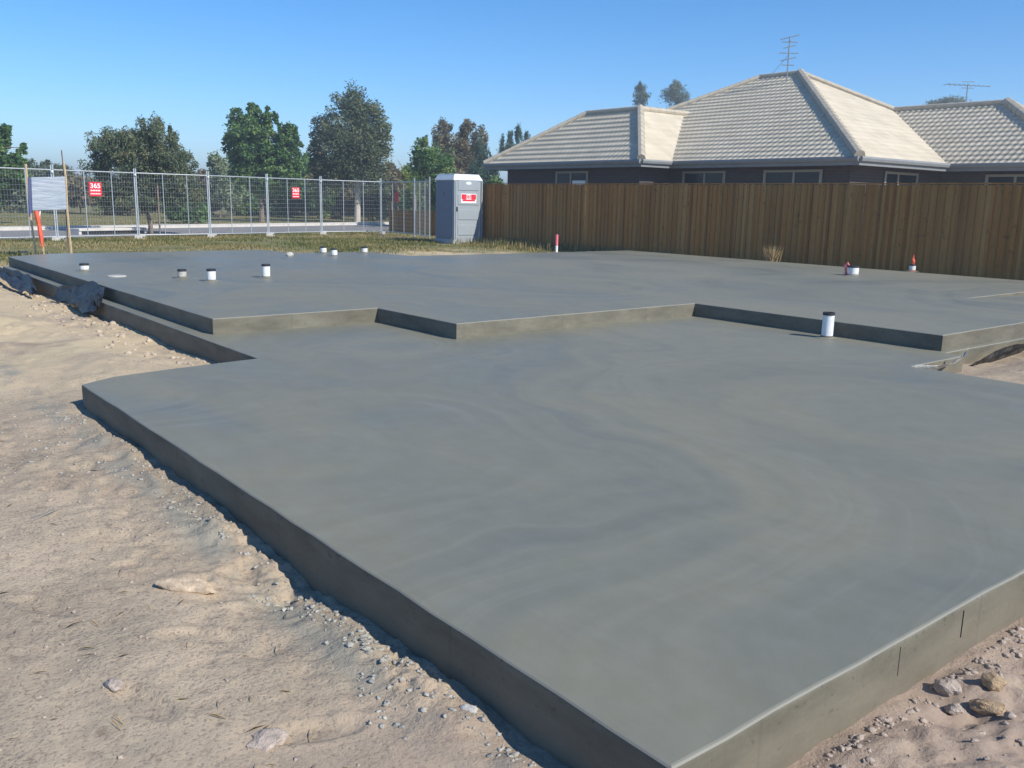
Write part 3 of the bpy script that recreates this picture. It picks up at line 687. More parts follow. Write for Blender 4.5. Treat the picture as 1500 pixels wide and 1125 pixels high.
P2=lambda u,v:px(u,v,X0+.25)-q
st('peg',[P2(57,322),P2(60,340),P2(65,376)],.014,'stake',e)
bm=bmesh.new(); tube(bm,[P2(53,309),P2(55,318),P2(57,328),P2(60,345),P2(62,362)],[.05,.055,.04,.05,.022],6); fin('tape',bm,M['orange_tape'],e)
bm=bmesh.new(); tube(bm,[P2(59,309),P2(57.5,316),P2(59,330)],[.012,.02,.008],5); fin('white_tape',bm,M['white_film'],e)
# pink topped peg by the timber fence
q=Vector((-20.0,17.8,ghz(-20,17.8))); 
q=at(815,366,0.0)
e=empty('survey_peg',(q.x,q.y,-.06),'small peg with bright pink top in front of the timber fence','stake')
bm=bmesh.new(); box(bm,-.03,-.03,-.1,.03,.03,.34); fin('peg',bm,M['white_print'],e)
bm=bmesh.new(); box(bm,-.033,-.033,.18,.033,.033,.50,.004); fin('painted_top',bm,M['pink_paint'],e)

# ------------------------------------------------------------------ polythene film
def film(name,pts,wd,mat,label,seed,z=.02,amp=.06,n=14,m=10):
    # a crumpled sheet along a path: pts = [(point, half width, lift)]
    r=np.random.RandomState(seed); bm=bmesh.new(); rows=[]
    for i in range(n*3+1):
        t=i/(n*3)*(len(pts)-1); k=min(int(t),len(pts)-2); f=t-k; a,wa=pts[k]; b,wb=pts[k+1]
        c=Vector(a).lerp(Vector(b),f); ww=Vector(wa).lerp(Vector(wb),f); row=[]
        for j in range(m*2+1):
            s=j/(m*2)*2-1
            nx_=float(fbm(np.array([i*.11]),np.array([j*.16]),1,4,seed,.38)[0])
            nz_=float(fbm(np.array([i*.10+9]),np.array([j*.13]),1,4,seed+3,.38)[0])
            p=c+ww*s+Vector((nx_*amp*.6,nz_*amp*.5,abs(nz_)*amp*1.6+nx_*amp*.5)); row.append(bm.verts.new(p))
        rows.append(row)
    for a,b in zip(rows,rows[1:]):
        for j in range(m*2): bm.faces.new((a[j],a[j+1],b[j+1],b[j]))
    bmesh.ops.recalc_face_normals(bm,faces=bm.faces)
    return tag(fin(name,bm,M[mat],smooth=True),label,'plastic sheet')
V_=Vector
film('plastic_sheet',[(V_((-14.55,3.10,-.10)),V_((0,.05,.10))),(V_((-13.9,3.12,-.06)),V_((.02,.06,.13))),(V_((-13.1,3.12,-.03)),V_((.05,.10,.17))),(V_((-12.5,3.10,-.02)),V_((.08,.12,.15))),(V_((-12.25,3.08,-.10)),V_((.02,.05,.08)))],0,'film','black polythene sheet folded over the long ledge at left, beside the raised slab',3,amp=.10)
film('plastic_sheet',[(V_((-19.2,2.95,-.06)),V_((0,.06,.08))),(V_((-17.5,3.02,-.08)),V_((0,.08,.10))),(V_((-16.2,3.0,-.10)),V_((.03,.10,.10))),(V_((-15.0,2.9,-.13)),V_((0,.06,.05)))],0,'film','crumpled black polythene lying in the trench at the far left end of the ledge',8,amp=.12)
film('plastic_sheet',[(V_((-4.02,9.25,-.16)),V_((.03,.02,.03))),(V_((-3.98,9.8,-.12)),V_((.06,.0,.08))),(V_((-3.96,10.4,-.06)),V_((.09,0,.10))),(V_((-3.94,11.6,.0)),V_((.10,0,.12)))],0,'film','dark polythene strip between the soil bank and the raised slab at the right edge',12,amp=.07)
film('plastic_sheet',[(at(1338,538,.0),V_((.01,.01,.01))),(at(1365,540,-.01),V_((.03,.02,.02))),(at(1385,537,-.0),V_((.05,.02,.035))),(at(1402,529,.02),V_((.05,.02,.05))),(at(1413,520,.06),V_((.03,.0,.06)))],0,'film_pale','pale curled strip of plastic lying at the right corner of the lower slab',15,amp=.03)

# ------------------------------------------------------------------ portable toilet
e=empty('portable_toilet',(-24.85,17.74,-.07),'grey blue portable toilet standing on the grass at the end of the timber fence','portable toilet')
W2,D2=.53,.56
bm=bmesh.new(); vs=box(bm,-W2,-D2,.14,W2,D2,2.06,.05); fin('body',bm,M['toilet_shaded'],e)
bm=bmesh.new(); vs=box(bm,-W2-.03,-D2-.03,0,W2+.03,D2+.03,.17,.02); fin('base',bm,M['toilet'],e)
bm=bmesh.new(); vs=box(bm,-W2-.03,-D2-.03,2.05,W2+.03,D2+.03,2.26,.03)
for v in vs:
    if v.co.z>2.15: v.co.x*=.86; v.co.y*=.86
fin('roof',bm,M['toilet_roof'],e)
for yy in (-D2,D2):
    bm=bmesh.new(); box(bm,W2-.07,yy-.035 if yy>0 else yy-.012,.16,W2+.045,yy+.012 if yy>0 else yy+.035,2.06,.012); fin('corner_post',bm,M['toilet'],e)
door=bmesh.new(); box(door,W2-.01,-D2+.06,.17,W2+.028,D2-.06,2.04,.01)
for z in (.30,.80,1.28,1.74):   # pressed panels
    box(door,W2+.02,-D2+.14,z,W2+.045,D2-.14,z+.34,.016)
d=fin('door',door,M['toilet'],e)
bm=bmesh.new(); lathe(bm,[(.13,0),(.11,.02),(.02,.024)],20,close=True); o=fin('vent_hood',bm,M['toilet_roof'],e,(W2+.03,0,1.97)); o.rotation_euler=(0,math.pi/2,0); o.scale=(.45,1,1)
bm=bmesh.new(); box(bm,W2+.03,-D2+.08,1.08,W2+.06,-D2+.12,1.22,.006); fin('handle',bm,M['black_rubber'],d)
sg=bmesh.new(); box(sg,W2+.047,-.31,1.34,W2+.052,.31,1.64); s0=fin('notice',sg,M['white_print'],e)
bm=bmesh.new(); box(bm,W2+.053,-.29,1.46,W2+.056,-.11,1.62); box(bm,W2+.053,.11,1.46,W2+.056,.29,1.62); box(bm,W2+.053,-.25,1.40,W2+.056,.25,1.455); fin('red_blocks',bm,M['red_sign'],s0)
textmesh('lettering','365',.17,M['red_sign'],s0,(W2+.056,0,1.54),(math.pi/2,0,math.pi/2))
bm=bmesh.new(); lathe(bm,[(.055,0),(.055,.01),(.01,.012)],12,close=True); o=fin('side_label',bm,simple('dull_red_label',(.25,.10,.14)),e,(-.02,-D2-.002,1.62)); o.rotation_euler=(math.pi/2,0,0)
for yy in (-.3,.3):
    bm=bmesh.new(); box(bm,-W2*.8,-D2-.012,.25 if yy<0 else 1.15,W2*.8,-D2+.005,1.05 if yy<0 else 1.95,.01); fin('side_panel',bm,M['toilet_shaded'],e)

# ------------------------------------------------------------------ neighbour's house
ZE=2.70
he=empty('neighbour_house',(-20,25,-.1),'low brick house with cream tiled hip roof behind the timber fence','house')
HO=Vector((-20,25,-.1))
def roofface(pts,detail=True,name='roof_slope',amp=1.0):
    """pts[0],pts[1]: eave ends (horizontal); rest: upper corners, counter clockwise from outside"""
    P_=[Vector(p) for p in pts]; u=(P_[1]-P_[0]).normalized(); n=(P_[1]-P_[0]).cross(P_[2]-P_[0]).normalized()
    if n.z<0: n=-n
    w_=n.cross(u).normalized()
    if w_.z<0: w_=-w_
    q=[((p-P_[0]).dot(u),(p-P_[0]).dot(w_)) for p in P_]
    u0=min(a for a,b in q)-.05; u1=max(a for a,b in q)+.05; w1=max(b for a,b in q)+.02
    if not detail:
        bm=bmesh.new(); bm.faces.new([bm.verts.new(p-HO) for p in P_]); bmesh.ops.recalc_face_normals(bm,faces=bm.faces)
        return fin(name,bm,M['tile'],he)
    per=.205; cs=.32; ns=int((u1-u0)/(per/7)); uu=u0+np.arange(ns+1)*(per/7)
    rows=[]; 
    for k in range(int(w1/cs)+1):
        rows+= [(k*cs-.05,.040),(k*cs+cs*.45-.05,.018),((k+1)*cs-.053,.0)]
    rows=np.array(rows); Wv,Hh=rows[:,0],rows[:,1]
    jw=np.floor(uu/(per*1.5)); jit=.004*np.sin(jw*12.9)
    ph=(uu/per)%1; roll=.036*np.where(ph<.62,np.sin(np.pi*ph/.62),0)**1.0
    UU,WW=np.meshgrid(uu,Wv,indexing='ij'); DD=roll[:,None]*(.6 if amp==1 else amp)+Hh[None,:]*.42*amp+jit[:,None]*amp-.01
    ar=np.array([*P_[0]])[None,None]-np.array([*HO]); V=ar+UU[...,None]*np.array([*u])+WW[...,None]*np.array([*w_])+DD[...,None]*np.array([*n])
    a,b=UU.shape; ix=np.arange(a*b).reshape(a,b); F=np.stack([ix[:-1,:-1],ix[1:,:-1],ix[1:,1:],ix[:-1,1:]],-1).reshape(-1,4)
    # drop quads wholly outside, then clip
    me=npmesh(name,V.reshape(-1,3),F); bm=bmesh.new(); bm.from_mesh(me)
    cen=sum(P_,Vector())/len(P_)
    for i in range(1,len(P_)):
        A=P_[i];B=P_[(i+1)%len(P_)]; nn_=(B-A).cross(n).normalized()
        if nn_.dot(cen-A)>0: nn_=-nn_
        bmesh.ops.bisect_plane(bm,geom=bm.verts[:]+bm.edges[:]+bm.faces[:],plane_co=A-HO,plane_no=nn_,clear_outer=True)
    bmesh.ops.recalc_face_normals(bm,faces=bm.faces)
    o=fin(name,bm,M['tile'],he)
    return o
def cap(a,b,r=.10):
    a=Vector(a)-HO;b=Vector(b)-HO; L=(b-a).length; n=max(1,int(L/.38)); bm=bmesh.new()
    for i in range(n):
        p=a.lerp(b,i/n); q=a.lerp(b,(i+1.08)/n); tube(bm,[p+Vector((0,0,.0)),q+Vector((0,0,.0))],[r*1.0,r*.9],8)
    return fin('ridge_cap',bm,M['cap'],he)
def gutter(a,b,side):
    a=Vector(a);b=Vector(b); d=(b-a).normalized(); n=Vector((side[0],side[1],0)); bm=bmesh.new(); prof=[(0,-.20),(0,.02),(.10,.03),(.12,-.02),(.10,-.09),(.03,-.10),(.025,-.20)]
    v0=[bm.verts.new(a-HO+n*(x-.02)+Vector((0,0,z))) for x,z in prof]; v1=[bm.verts.new(b-HO+n*(x-.02)+Vector((0,0,z))) for x,z in prof]
    for i in range(len(prof)): j=(i+1)%len(prof); bm.faces.new((v0[i],v0[j],v1[j],v1[i]))
    bm.faces.new(v0); bm.faces.new(v1[::-1]); bmesh.ops.recalc_face_normals(bm,faces=bm.faces); return fin('gutter',bm,M['fascia'],he)
# left wing
k=2.726; z1=ZE+k*.691; xl,xr,yf=-28.11,-19.99,21.26
roofface([(xl,yf,ZE),(xr,yf,ZE),(xr-k,yf+k,z1),(xl+k,yf+k,z1)])
roofface([(xr,yf,ZE),(xr,30,ZE),(xr-k,30,z1),(xr-k,yf+k,z1)],amp=.08)
roofface([(xl,yf+2*k,ZE),(xl,yf,ZE),(xl+k,yf+k,z1)],False)
roofface([(xr-2*k,yf+2*k,ZE),(xl,yf+2*k,ZE),(xl+k,yf+k,z1),(xr-k,yf+k,z1)],False)
cap((xl,yf,ZE+.05),(xl+k,yf+k,z1+.05)); cap((xr,yf,ZE+.05),(xr-k,yf+k,z1+.05),.14); cap((xl+k,yf+k,z1+.04),(xr-k,yf+k,z1+.04)); cap((xr-k,yf+k,z1+.04),(xr-k,26.6,z1+.04))
gutter((xl,yf,ZE),(xr,yf,ZE),(0,-1)); gutter((xr,yf,ZE),(xr,22.75,ZE),(1,0)); gutter((xl,yf+2*k,ZE),(xl,yf,ZE),(-1,0))
# main block
k=6.413; t=.518; z1=ZE+k*t; ml,mr,mf=-27.97,-13.44,22.72
roofface([(ml,mf,ZE),(mr,mf,ZE),(mr-k,mf+k,z1),(ml+k,mf+k,z1)])
roofface([(mr,mf,ZE),(mr,mf+2*k,ZE),(mr-k,mf+k,z1)],amp=.08)
roofface([(ml,mf+2*k,ZE),(ml,mf,ZE),(ml+k,mf+k,z1)],False)
roofface([(mr,mf+2*k,ZE),(ml,mf+2*k,ZE),(ml+k,mf+k,z1),(mr-k,mf+k,z1)],False)
cap((mr,mf,ZE+.05),(mr-k,mf+k,z1+.05),.15); cap((ml+k,mf+k,z1+.04),(mr-k,mf+k,z1+.04)); cap((mr,mf+2*k,ZE+.04),(mr-k,mf+k,z1+.04)); cap((ml+2.5,mf+2.5,ZE+2.5*t+.04),(ml+k,mf+k,z1+.04))
gutter((xr,mf,ZE),(mr,mf,ZE),(0,-1)); gutter((mr,mf,ZE),(mr,27.75,ZE),(1,0))
# right wing
k=3.813; t=.547; z1=ZE+k*t; rl,rr_,rf=-29.0,-9.8,27.7
roofface([(-18,rf,ZE),(rr_,rf,ZE),(rr_-k,rf+k,z1),(-18,rf+k,z1)])
roofface([(rr_,rf,ZE),(rr_,rf+2*k,ZE),(rr_-k,rf+k,z1)],amp=.08)
roofface([(rr_,rf+2*k,ZE),(-20,rf+2*k,ZE),(-20,rf+k,z1),(rr_-k,rf+k,z1)],False)
cap((-17.5,rf+k,z1+.04),(rr_-k,rf+k,z1+.04)); cap((rr_,rf,ZE+.05),(rr_-k,rf+k,z1+.05),.16); cap((rr_,rf+2*k,ZE+.05),(rr_-k,rf+k,z1+.05))
gutter((mr,rf,ZE),(rr_,rf,ZE),(0,-1)); gutter((rr_,rf,ZE),(rr_,rf+2*k,ZE),(1,0))
def hb(name,x0,y0,z0,x1,y1,z1,mat):
    bm=bmesh.new(); box(bm,x0-HO.x,y0-HO.y,z0-HO.z,x1-HO.x,y1-HO.y,z1-HO.z); return fin(name,bm,M[mat],he)
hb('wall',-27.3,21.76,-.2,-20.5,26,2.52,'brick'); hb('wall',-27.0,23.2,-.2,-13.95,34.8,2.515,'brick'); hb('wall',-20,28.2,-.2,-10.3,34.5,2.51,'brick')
hb('soffit',xl+.02,yf+.02,2.525,xr-.02,26.5,2.545,'soffit'); hb('soffit',-27.9,mf+.02,2.53,mr-.02,35.4,2.55,'soffit'); hb('soffit',-20,rf+.02,2.518,rr_-.02,35.2,2.54,'soffit')
def window(x0,x1,y,ax,mull,z0=.95,z1=2.42):
    W_=hb('window',x0,y-.03,z0,x1,y+.02,z1,'glass') if ax==1 else hb('window',y-.02,x0,z0,y+.03,x1,z1,'glass')
    bm=bmesh.new()
    def fr(a,b,c,d):
        if ax==1: box(bm,a-HO.x,y-.06-HO.y,c-HO.z,b-HO.x,y-.031-HO.y,d-HO.z)
        else: box(bm,y+.031-HO.x,a-HO.y,c-HO.z,y+.06-HO.x,b-HO.y,d-HO.z)
    fr(x0-.04,x0+.05,z0,z1); fr(x1-.05,x1+.04,z0,z1); fr(x0+.05,x1-.05,z1-.07,z1); fr(x0+.05,x1-.05,z0,z0+.07); fr(mull-.035,mull+.035,z0+.07,z1-.07)
    fin('window_frame',bm,M['frame'],W_)
window(-24.46,-22.88,21.76,1,-23.71); window(-19.87,-18.22,23.2,1,-19.0); window(-16.73,-14.83,23.2,1,-15.72); window(24.97,26.8,-13.95,0,25.69); window(-12.48,-10.9,28.2,1,-11.67)
# flyscreen curtain blind seen in the wing window
hb('blind',-23.6,21.69,1.9,-22.95,21.728,2.1,'white_print')
# antennas
def antenna(base,top,label,yagi):
    e=empty('roof_antenna',base,label,'antenna'); h=(top-base).length; bm=bmesh.new(); tube(bm,[(0,0,-.25),(0,0,h)],.022,6); fin('mast',bm,M['antenna'],e)
    bm=bmesh.new(); s=Vector((FW.y,-FW.x,0))
    if yagi==0:
        tube(bm,[V_((0,0,h-.15))-FW*.1,V_((0,0,h-.15))+FW*.25],.015,4)
        for i,z in enumerate([h-.02,h-.18,h-.34,h-.55,h-.75,h-.95]):
            L=.34-.06*(i%3); d=s if i%2 else (s+V_((0,0,.25))).normalized(); tube(bm,[V_((0,0,z))-d*L,V_((0,0,z))+d*L],.015,4)
        fin('elements',bm,M['antenna'],e); bm=bmesh.new(); tube(bm,[(0,0,h*.58),s*-.75+V_((-.0,0,.02))] if False else [(0,0,h*.62),Vector(e.location)*0+(-s*-.0)+V_((-.62,-.50,.0))],.008,4); fin('stay_wire',bm,M['antenna'],e)
    else:
        a=math.radians(18); d=(s*math.cos(.2)+FW*.2).normalized(); tube(bm,[V_((0,0,h-.05))-d*.95,V_((0,0,h-.05))+d*1.0],.012,4)
        for i in range(9):
            c=V_((0,0,h-.05))+d*(-.9+i*.22); pz=FW*.8+V_((0,0,.0)); L=.36-.025*i; tube(bm,[c-pz*L,c+pz*L],.009,4)
        for z in (h-.15,h+.08): tube(bm,[V_((0,0,z))-s*.25,V_((0,0,z))+s*.25],.012,4)
        fin('elements',bm,M['antenna'],e)
    return e
ab_=onp(1152,123,1,28.5); antenna(ab_,V_((ab_.x,ab_.y,onp(1155,54,1,28.5).z)),'tall television antenna mast with a stay on the main roof ridge',0)
ac_=onp(1418,123,1,36.2); antenna(V_((ac_.x,ac_.y,4.5)),ac_,'wide flat television antenna behind the right hand roof',1)

# ------------------------------------------------------------------ trees
def leafmesh(cl,n,size,seed,aspect=.5,droop=0.,sub=26,subr=.28,shell=.55,rndbias=0):
    n=int(n*1.75); sub*=2; size*=1.12; subr*=1.12; shell*=.75; aspect*=1.15
    r=np.random.RandomState(seed); cl=np.array(cl,float); vol=(cl[:,3]*cl[:,4]*cl[:,5])**(2/3); pr=vol/vol.sum(); V=[]
    # secondary clumps on each blob's shell
    SC=[];SR=[]
    for c,p_ in zip(cl,pr):
        m=max(5,int(sub*len(cl)*p_)); d=r.normal(size=(m,3)); d/=np.linalg.norm(d,axis=1)[:,None]; rad=(shell+(1-shell)*r.rand(m))[:,None]
        SC.append(c[:3]+d*rad*c[3:6]); SR.append(np.outer(subr*(.6+.8*r.rand(m)),c[3:6]))
    SC=np.concatenate(SC);SR=np.concatenate(SR); k=r.randint(0,len(SC),n); g=r.normal(size=(n,3)); g/=np.linalg.norm(g,axis=1)[:,None]; g*=(r.rand(n)**.45)[:,None]*1.15
    c=SC[k]+g*SR[k]; c[:,2]-=droop*np.abs(r.rand(n))*size*2
    d=r.normal(size=(n,3)); d[:,2]*=.7; d[:,2]-=droop*2.2; d/=np.linalg.norm(d,axis=1)[:,None]
    e=r.normal(size=(n,3)); s=np.cross(d,e); s/=np.linalg.norm(s,axis=1)[:,None]
    L=(size*(.6+.8*r.rand(n)))[:,None]; W_=L*aspect
    V=np.stack([c-d*L*.5,c+s*W_*.5-d*L*.08,c+d*L*.5,c-s*W_*.5-d*L*.08],1).reshape(-1,3); F=np.arange(n*4).reshape(n,4)
    me=npmesh('crown',V,F); a=me.attributes.new('rnd','FLOAT','FACE'); cv=r.rand(len(SC)); a.data.foreach_set('value',np.clip(.55*cv[k]+.45*r.rand(n)+rndbias,0,1).astype(np.float32))
    return me,SC
def tree(name,base,spec,n,size,leaf,bark,label,cat='tree',seed=0,trunk=None,r0=.11,group='trees beyond the wire fence',**kw):
    """spec: list of (dx,dz,rx,rz[,dy]) across the view from the trunk base (metres)"""
    e=empty(name,base,label,cat,group); side=V_((math.sin(PHI),math.cos(PHI),0))*1.0
    side=V_((FW.y,-FW.x,0)); rr=random.Random(seed); cl=[]
    for s in spec:
        dx,dz,rx,rz=s[:4]; dy=s[4] if len(s)>4 else rr.uniform(-.3,.3)*rx
        p=side*dx+FW*dy+V_((0,0,dz)); cl.append((p.x,p.y,p.z,rx,rx,rz))
    me,SC=leafmesh(cl,n,size,seed,**kw); link('crown',me,M[leaf],e)
    bm=bmesh.new(); top=max(s[1] for s in spec); zt=min(s[1]-s[3]*.2 for s in spec)
    tr=trunk or [(0,0),(rr.uniform(-.1,.1),top*.35),(rr.uniform(-.2,.2),top*.75)]
    pts=[side*a+V_((0,0,b-.1 if i==0 else b)) for i,(a,b) in enumerate(tr)]; tube(bm,pts,[r0*(1-.75*i/(len(pts)-1)) for i in range(len(pts))],8)
    for i,c in enumerate(cl):
        for q in range(2):
            if c[2]<top*.3: continue
            a=pts[0].lerp(pts[-1],rr.uniform(.35,.8)); a=min(pts[1:],key=lambda p:(p-a).length); b=V_(c[:3])+V_((rr.uniform(-.5,.5)*c[3],rr.uniform(-.5,.5)*c[4],rr.uniform(-.1,.6)*c[5]))
            m=a.lerp(b,.5)+V_((0,0,.08*(b-a).length)); tube(bm,[a,m,b],[r0*.32,r0*.2,r0*.06],6)
    fin('trunk',bm,M[bark],e); return e
def gb(u,d): p=dep(u,300,d); return V_((p.x,p.y,-.06))
def m(px_,d): return px_/FOC*d
def spec(base_u,base_v,d,blobs):
    """blobs in picture measure (u,v,ru,rv) -> metres at this tree's own distance"""
    return [(m(u-base_u,d),m(base_v-v,d),m(ru*1.06,d),m(rv*1.05,d)) for u,v,ru,rv in blobs]
def bv(u,d): return 278+.0203*u+1.46*FOC/d
def T(name,u,d,blobs,n,size,leaf,bark,label,**kw):
    return tree(name,gb(u,d),spec(u,bv(u,d),d,blobs),n,size,leaf,bark,label,**kw)
T('broadleaf_tree',-12,40,[(-10,215,26,26),(8,205,14,20),(-5,250,36,26),(18,196,9,10),(38,222,8,9),(34,240,12,14),(25,262,20,18),(-30,285,30,25)],11000,.16,'leaf_dark','bark','dark green broad leaved tree cut by the left edge of the view',seed=1,r0=.16,aspect=.42,sub=22,subr=.24)
T('weeping_tree',218,32.5,[(165,215,26,26),(150,250,22,32),(195,220,30,24),(235,205,24,32),(255,215,14,30),(240,186,8,12),(215,250,42,34),(270,250,26,28),(250,270,40,26),(170,285,34,26),(280,285,20,24),(225,295,30,14),(190,232,34,34),(215,222,30,34),(250,240,28,30)],30000,.115,'leaf_grey','bark','wide grey green weeping tree with a forked trunk just behind the wire fence',seed=2,r0=.10,
  trunk=[(0,0),(.02,.38),(-.12,.9),(-.15,2.0),(.1,3.2)],aspect=.26,droop=.35,sub=20,subr=.26,shell=.3)
T('broadleaf_tree',383,50,[(372,200,32,30),(352,182,12,16),(376,172,12,14),(400,180,14,16),(420,205,16,22),(434,205,6,14),(350,222,18,24),(390,235,42,26),(415,250,28,22),(360,262,22,18),(375,222,34,30),(425,228,20,28),(395,262,44,22)],21000,.17,'leaf_dark','bark','dark glossy broad leaved tree with upright tips, third tall crown from the left',seed=3,r0=.16,aspect=.4,sub=34,subr=.17)
T('gum_tree',523,52,[(515,165,30,30),(545,185,26,30),(480,200,26,26),(520,205,44,34),(555,215,22,24),(470,235,22,24),(500,250,40,28),(550,255,24,26),(560,270,14,16),(520,225,46,34),(480,265,34,24),(545,230,30,30)],22000,.17,'leaf_grey','bark_white','tallest rounded grey green gum tree with a pale straight trunk',seed=4,r0=.19,
  trunk=[(0,0),(.05,1.6),(.10,3.0),(.0,4.4),(-.1,6.0)],aspect=.3,sub=26,subr=.24,shell=.35)
T('shrub_tree',322,58,[(322,250,14,22),(312,240,6,8),(330,262,14,20),(335,285,18,22)],4500,.17,'leaf_pale','bark','small pale sage shrub standing left of the dark broad leaved tree',seed=5,r0=.07,aspect=.4)
T('bushy_tree',628,46,[(622,235,18,24),(640,250,22,28),(608,262,14,20),(622,212,7,9),(650,280,20,24),(615,290,20,24)],9500,.15,'leaf_dark','bark','mid green bushy tree behind the wire corner, left of the brown crowned tree',seed=6,r0=.12,aspect=.4,rndbias=.12)
T('brown_tree',676,58,[(650,210,16,24),(683,203,15,18),(700,215,13,26),(668,230,26,26),(690,240,24,26),(672,262,40,22)],14000,.17,'leaf_brown','bark','brownish olive tree rising directly above the portable toilet',seed=7,r0=.14,aspect=.28,sub=22)
T('casuarina_tree',716,54,[(702,235,7,26),(712,240,8,22),(722,255,8,20),(700,262,18,20),(715,285,22,20)],5500,.16,'leaf_pine','bark','wispy blue green tree between the brown tree and the end of the tiled roof',seed=8,r0=.08,aspect=.2,droop=-.3)
T('casuarina_tree',752,62,[(734,218,4,14),(745,212,5,16),(757,206,5,16),(768,214,6,14),(750,228,18,10)],3600,.18,'leaf_pine','bark','feathery pine tops showing just above the left end of the tiled roof',seed=9,r0=.08,aspect=.18,droop=-.3)
for (u,d,b,l,s) in [(932,130,[(932,152,11,14),(930,140,5,8)],'thin hazy tree top, left one of the two above the left wing ridge',10),(981,130,[(981,150,18,14),(980,139,9,8),(990,158,12,10)],'rounded hazy tree top, right one of the two above the left wing ridge',11),(1372,130,[(1372,163,26,9)],'low dark tree top peeping over the ridge of the right hand roof',12)]:
    T('distant_tree',u,d,b+[(u,200,10,40)],2600,.42,'leaf_grey','bark',l,seed=s,r0=.15,group='tree tops behind the house',aspect=.16,droop=-.25)
# low scrub belt between the trunks: separate bushes
bl=[(25,60,[(20,285,30,22),(5,275,20,20)],'leaf_grey','low grey bush under the broad leaved tree at the left edge'),
 (72,66,[(62,250,16,12),(72,243,8,8),(80,262,30,18),(100,275,24,14)],'leaf_grey','low bush seen above the silver board'),
 (118,60,[(112,280,24,22),(135,285,22,20)],'leaf_brown','brownish bush behind the large red sign'),
 (186,58,[(186,290,26,22),(165,300,20,16)],'leaf_brown','brown scrub seen left of the forked trunk'),
 (268,45,[(266,300,18,20),(285,308,16,16),(250,306,14,14)],'leaf_dark','leafy green bush right of the forked trunk'),
 (345,64,[(348,290,20,24),(362,300,16,18)],'leaf_dark','dark bush left of the broad leaved tree trunk'),
 (425,62,[(425,285,26,28),(445,270,20,28),(410,300,18,20)],'leaf_dark','dark bush between the broad leaved tree and the gum'),
 (465,60,[(465,275,26,32),(485,292,22,24)],'leaf_dark','very dark bush left of the white gum trunk'),
 (500,60,[(505,290,22,24)],'leaf_brown','brown bush directly left of the white gum trunk'),
 (552,58,[(550,290,22,28),(535,300,14,20)],'leaf_grey','grey bush directly right of the white gum trunk'),
 (585,56,[(580,275,20,20),(595,262,12,12)],'leaf_brown','rusty brown dry bush right of the gum crown'),
 (390,66,[(392,295,20,22)],'leaf_grey','grey bush right behind the broad leaved tree trunk')]
bl+=[(205,70,[(205,285,34,30),(180,300,28,22),(235,300,28,22)],'leaf_brown','broad brown scrub mass behind the weeping tree'),
 (300,66,[(300,292,22,26),(286,300,18,20)],'leaf_grey','dull grey bush just left of the white car'),
 (405,70,[(405,282,34,34),(380,300,28,22)],'leaf_dark','broad dark scrub mass behind the broad leaved tree'),
 (480,70,[(475,280,36,36),(505,300,30,22),(450,300,30,22)],'leaf_dark','broad dark scrub mass behind and left of the gum trunk'),
 (565,68,[(560,290,30,28),(590,300,30,22),(545,300,24,20)],'leaf_grey','broad grey scrub mass right of the gum trunk'),
 (45,72,[(45,285,36,26),(15,292,30,24)],'leaf_dark','dark scrub mass behind the silver board'),
 (615,50,[(615,300,24,26),(640,300,20,24)],'leaf_dark','green scrub directly left of the portable toilet'),
 (710,52,[(712,290,16,22),(725,275,12,18)],'leaf_dark','green shrub between the portable toilet and the brick house')]
bl+=[(95,62,[(90,262,20,16),(112,268,20,16),(60,268,22,18)],'leaf_grey','low grey green tree between the silver board and the weeping tree'),
 (305,63,[(300,268,16,16),(322,268,18,18)],'leaf_brown','small brown scrub right of the weeping tree crown'),
 (338,60,[(338,272,20,22),(352,262,14,18)],'leaf_dark','dark low tree under the left side of the broad leaved crown'),
 (447,66,[(447,255,18,24),(440,275,26,24)],'leaf_dark','dark low tree filling the gap between broad leaved tree and gum'),
 (487,66,[(480,262,28,22)],'leaf_dark','dark low tree under the left side of the gum crown'),
 (575,66,[(572,262,16,18),(588,275,18,18)],'leaf_brown','brown low tree between the gum and the palm'),
 (20,64,[(20,272,34,20)],'leaf_dark','dark low tree left of the silver board')]
for i,(u,d,b,lf,l) in enumerate(bl):
    T('bush',u,d,b,4200,.22,lf,'bark',l,cat='bush',seed=30+i,r0=.05,group='bushes beyond the road',aspect=.42,sub=14)
# palm
pb=gb(607,44); e=empty('palm',pb,'small palm with yellow green arching fronds behind the wire corner','palm')
side=V_((FW.y,-FW.x,0)); zc=m(bv(607,44)-285,44)
bm=bmesh.new(); tube(bm,[(0,0,-.1),(0,0,zc)],[.11,.09],8); fin('trunk',bm,M['bark'],e)
for i,(du,dv) in enumerate([(-24,238),(-16,248),(8,240),(22,250),(30,262),(-26,262),(2,262),(16,272),(-12,275)]):
    tip=side*m(du,44)+FW*random.uniform(-.4,.4)+V_((0,0,m(bv(607,44)-dv,44))); b0=V_((0,0,zc)); V=[];n=16; bm=bmesh.new()
    mid=(b0+tip)/2+V_((0,0,.25)); pts=[b0*(1-t)**2+mid*2*t*(1-t)+tip*t*t for t in [j/n for j in range(n+1)]]
    tube(bm,pts,[.02*(1-j/n)+.004 for j in range(n+1)],4)
    for j in range(3,n+1):
        t=pts[j]-pts[j-1]; t.normalize(); s=t.cross(V_((0,0,1))).normalized()
        for sg_ in (-1,1):
            L=.42*math.sin(math.pi*min(.95,j/n)+.15)+.08; q=pts[j]+s*sg_*L*.75+t*L*.6-V_((0,0,L*.35)); bm.faces.new([bm.verts.new(x) for x in (pts[j]-t*.02,pts[j]+t*.03,q)])
    o=fin('frond',bm,M['leaf_yellow'],e); at_=o.data.attributes.new('rnd','FLOAT','FACE'); at_.data.foreach_set('value',RS.rand(len(o.data.polygons)).astype(np.float32))
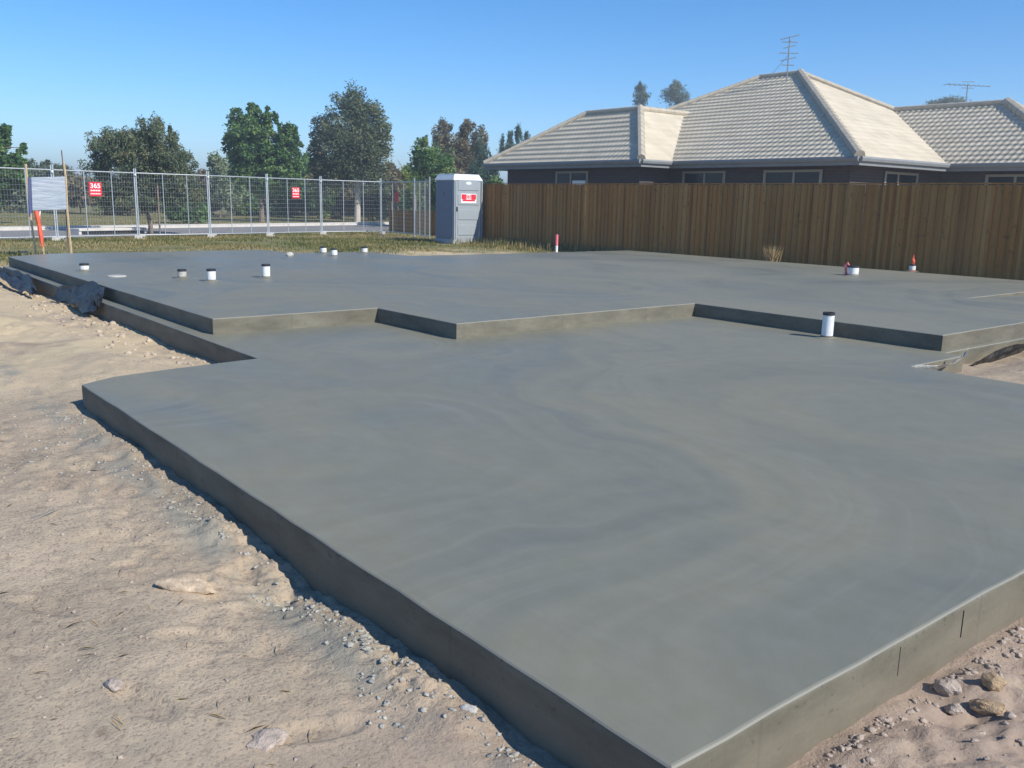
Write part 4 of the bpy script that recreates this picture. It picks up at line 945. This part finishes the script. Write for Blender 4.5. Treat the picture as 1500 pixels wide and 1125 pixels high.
# stick props beside the forked trunk
p=gb(232,32); bm=bmesh.new(); box(bm,-.025,-.025,-.05,.025,.025,1.75); tag(fin('tree_stake',bm,M['dark_stake'],None,(p.x,p.y,-.06)),'thin upright stake beside the forked tree trunk behind the wire fence','stake')
# kerb inlet beyond the fence
p=at(160,343,-.06); ang=math.atan2((n1-n0).y,(n1-n0).x); e=empty('kerb_inlet',(p.x,p.y,-.05),'long concrete drain lintel with a dark slot beside the road behind the wire fence','drain',rz=ang)
bm=bmesh.new(); box(bm,-1.3,-.3,.12,1.3,.3,.21,.02); fin('lintel',bm,M['kerb'],e)
bm=bmesh.new(); box(bm,-1.2,-.24,0,1.2,.24,.119); fin('shadow',bm,M['black_rubber'],e)  # solid black block painting in the shadow under the lintel
bm=bmesh.new(); box(bm,-1.3,-.27,-.05,-1.201,.27,.118); box(bm,1.201,-.27,-.05,1.3,.27,.118); fin('end_block',bm,M['kerb'],e)
# white car far behind
d=88; p=gb(316,d); e=empty('parked_car',p,'small white car far behind the wire fence, half hidden between the trees','car'); e.rotation_euler=(0,0,math.atan2(FW.y,FW.x))
bm=bmesh.new(); prof=[(-2.1,.35),(-2.1,.85),(-1.3,.98),(-.75,1.42),(.9,1.45),(1.7,1.0),(2.1,.9),(2.1,.35)]
a=[bm.verts.new((x,-.84*(1 if z<1.1 else .86),z)) for x,z in prof]; b=[bm.verts.new((x,.84*(1 if z<1.1 else .86),z)) for x,z in prof]
bm.faces.new(a); bm.faces.new(b[::-1])
for i in range(8): j=(i+1)%8; bm.faces.new((a[i],b[i],b[j],a[j]))
bmesh.ops.recalc_face_normals(bm,faces=bm.faces); bmesh.ops.bevel(bm,geom=bm.edges[:],offset=.06,segments=2,affect='EDGES'); fin('body',bm,M['car_white'],e)
bm=bmesh.new(); vs=[bm.verts.new(q) for q in ((-1.27,-.66,1.03),(-.80,-.60,1.39),(-.80,.60,1.39),(-1.27,.66,1.03))]; bm.faces.new(vs); 
for v in bm.verts: v.co+=V_((-.03,0,.03))
fin('windscreen',bm,M['glass'],e)
for x_ in (-1.35,1.3):
    for y_ in (-.80,.80):
        bm=bmesh.new(); tube(bm,[(x_,y_-.1,.32),(x_,y_+.1,.32)],.32,16); fin('wheel',bm,M['tyre'],e)

# thin summer haze in the air
bm=bmesh.new(); box(bm,-1100,-800,-1.6,800,1100,22); hz=fin('haze',bm); hz['kind']='stuff'
hm=bpy.data.materials.new('haze_air'); hm.use_nodes=True; t_=hm.node_tree; t_.nodes.clear(); ou=t_.nodes.new('ShaderNodeOutputMaterial'); pv=t_.nodes.new('ShaderNodeVolumePrincipled')
pv.inputs['Color'].default_value=(.86,.93,1,1); pv.inputs['Density'].default_value=.0022; pv.inputs['Anisotropy'].default_value=.2; t_.links.new(pv.outputs[0],ou.inputs['Volume']); hz.data.materials.append(hm)
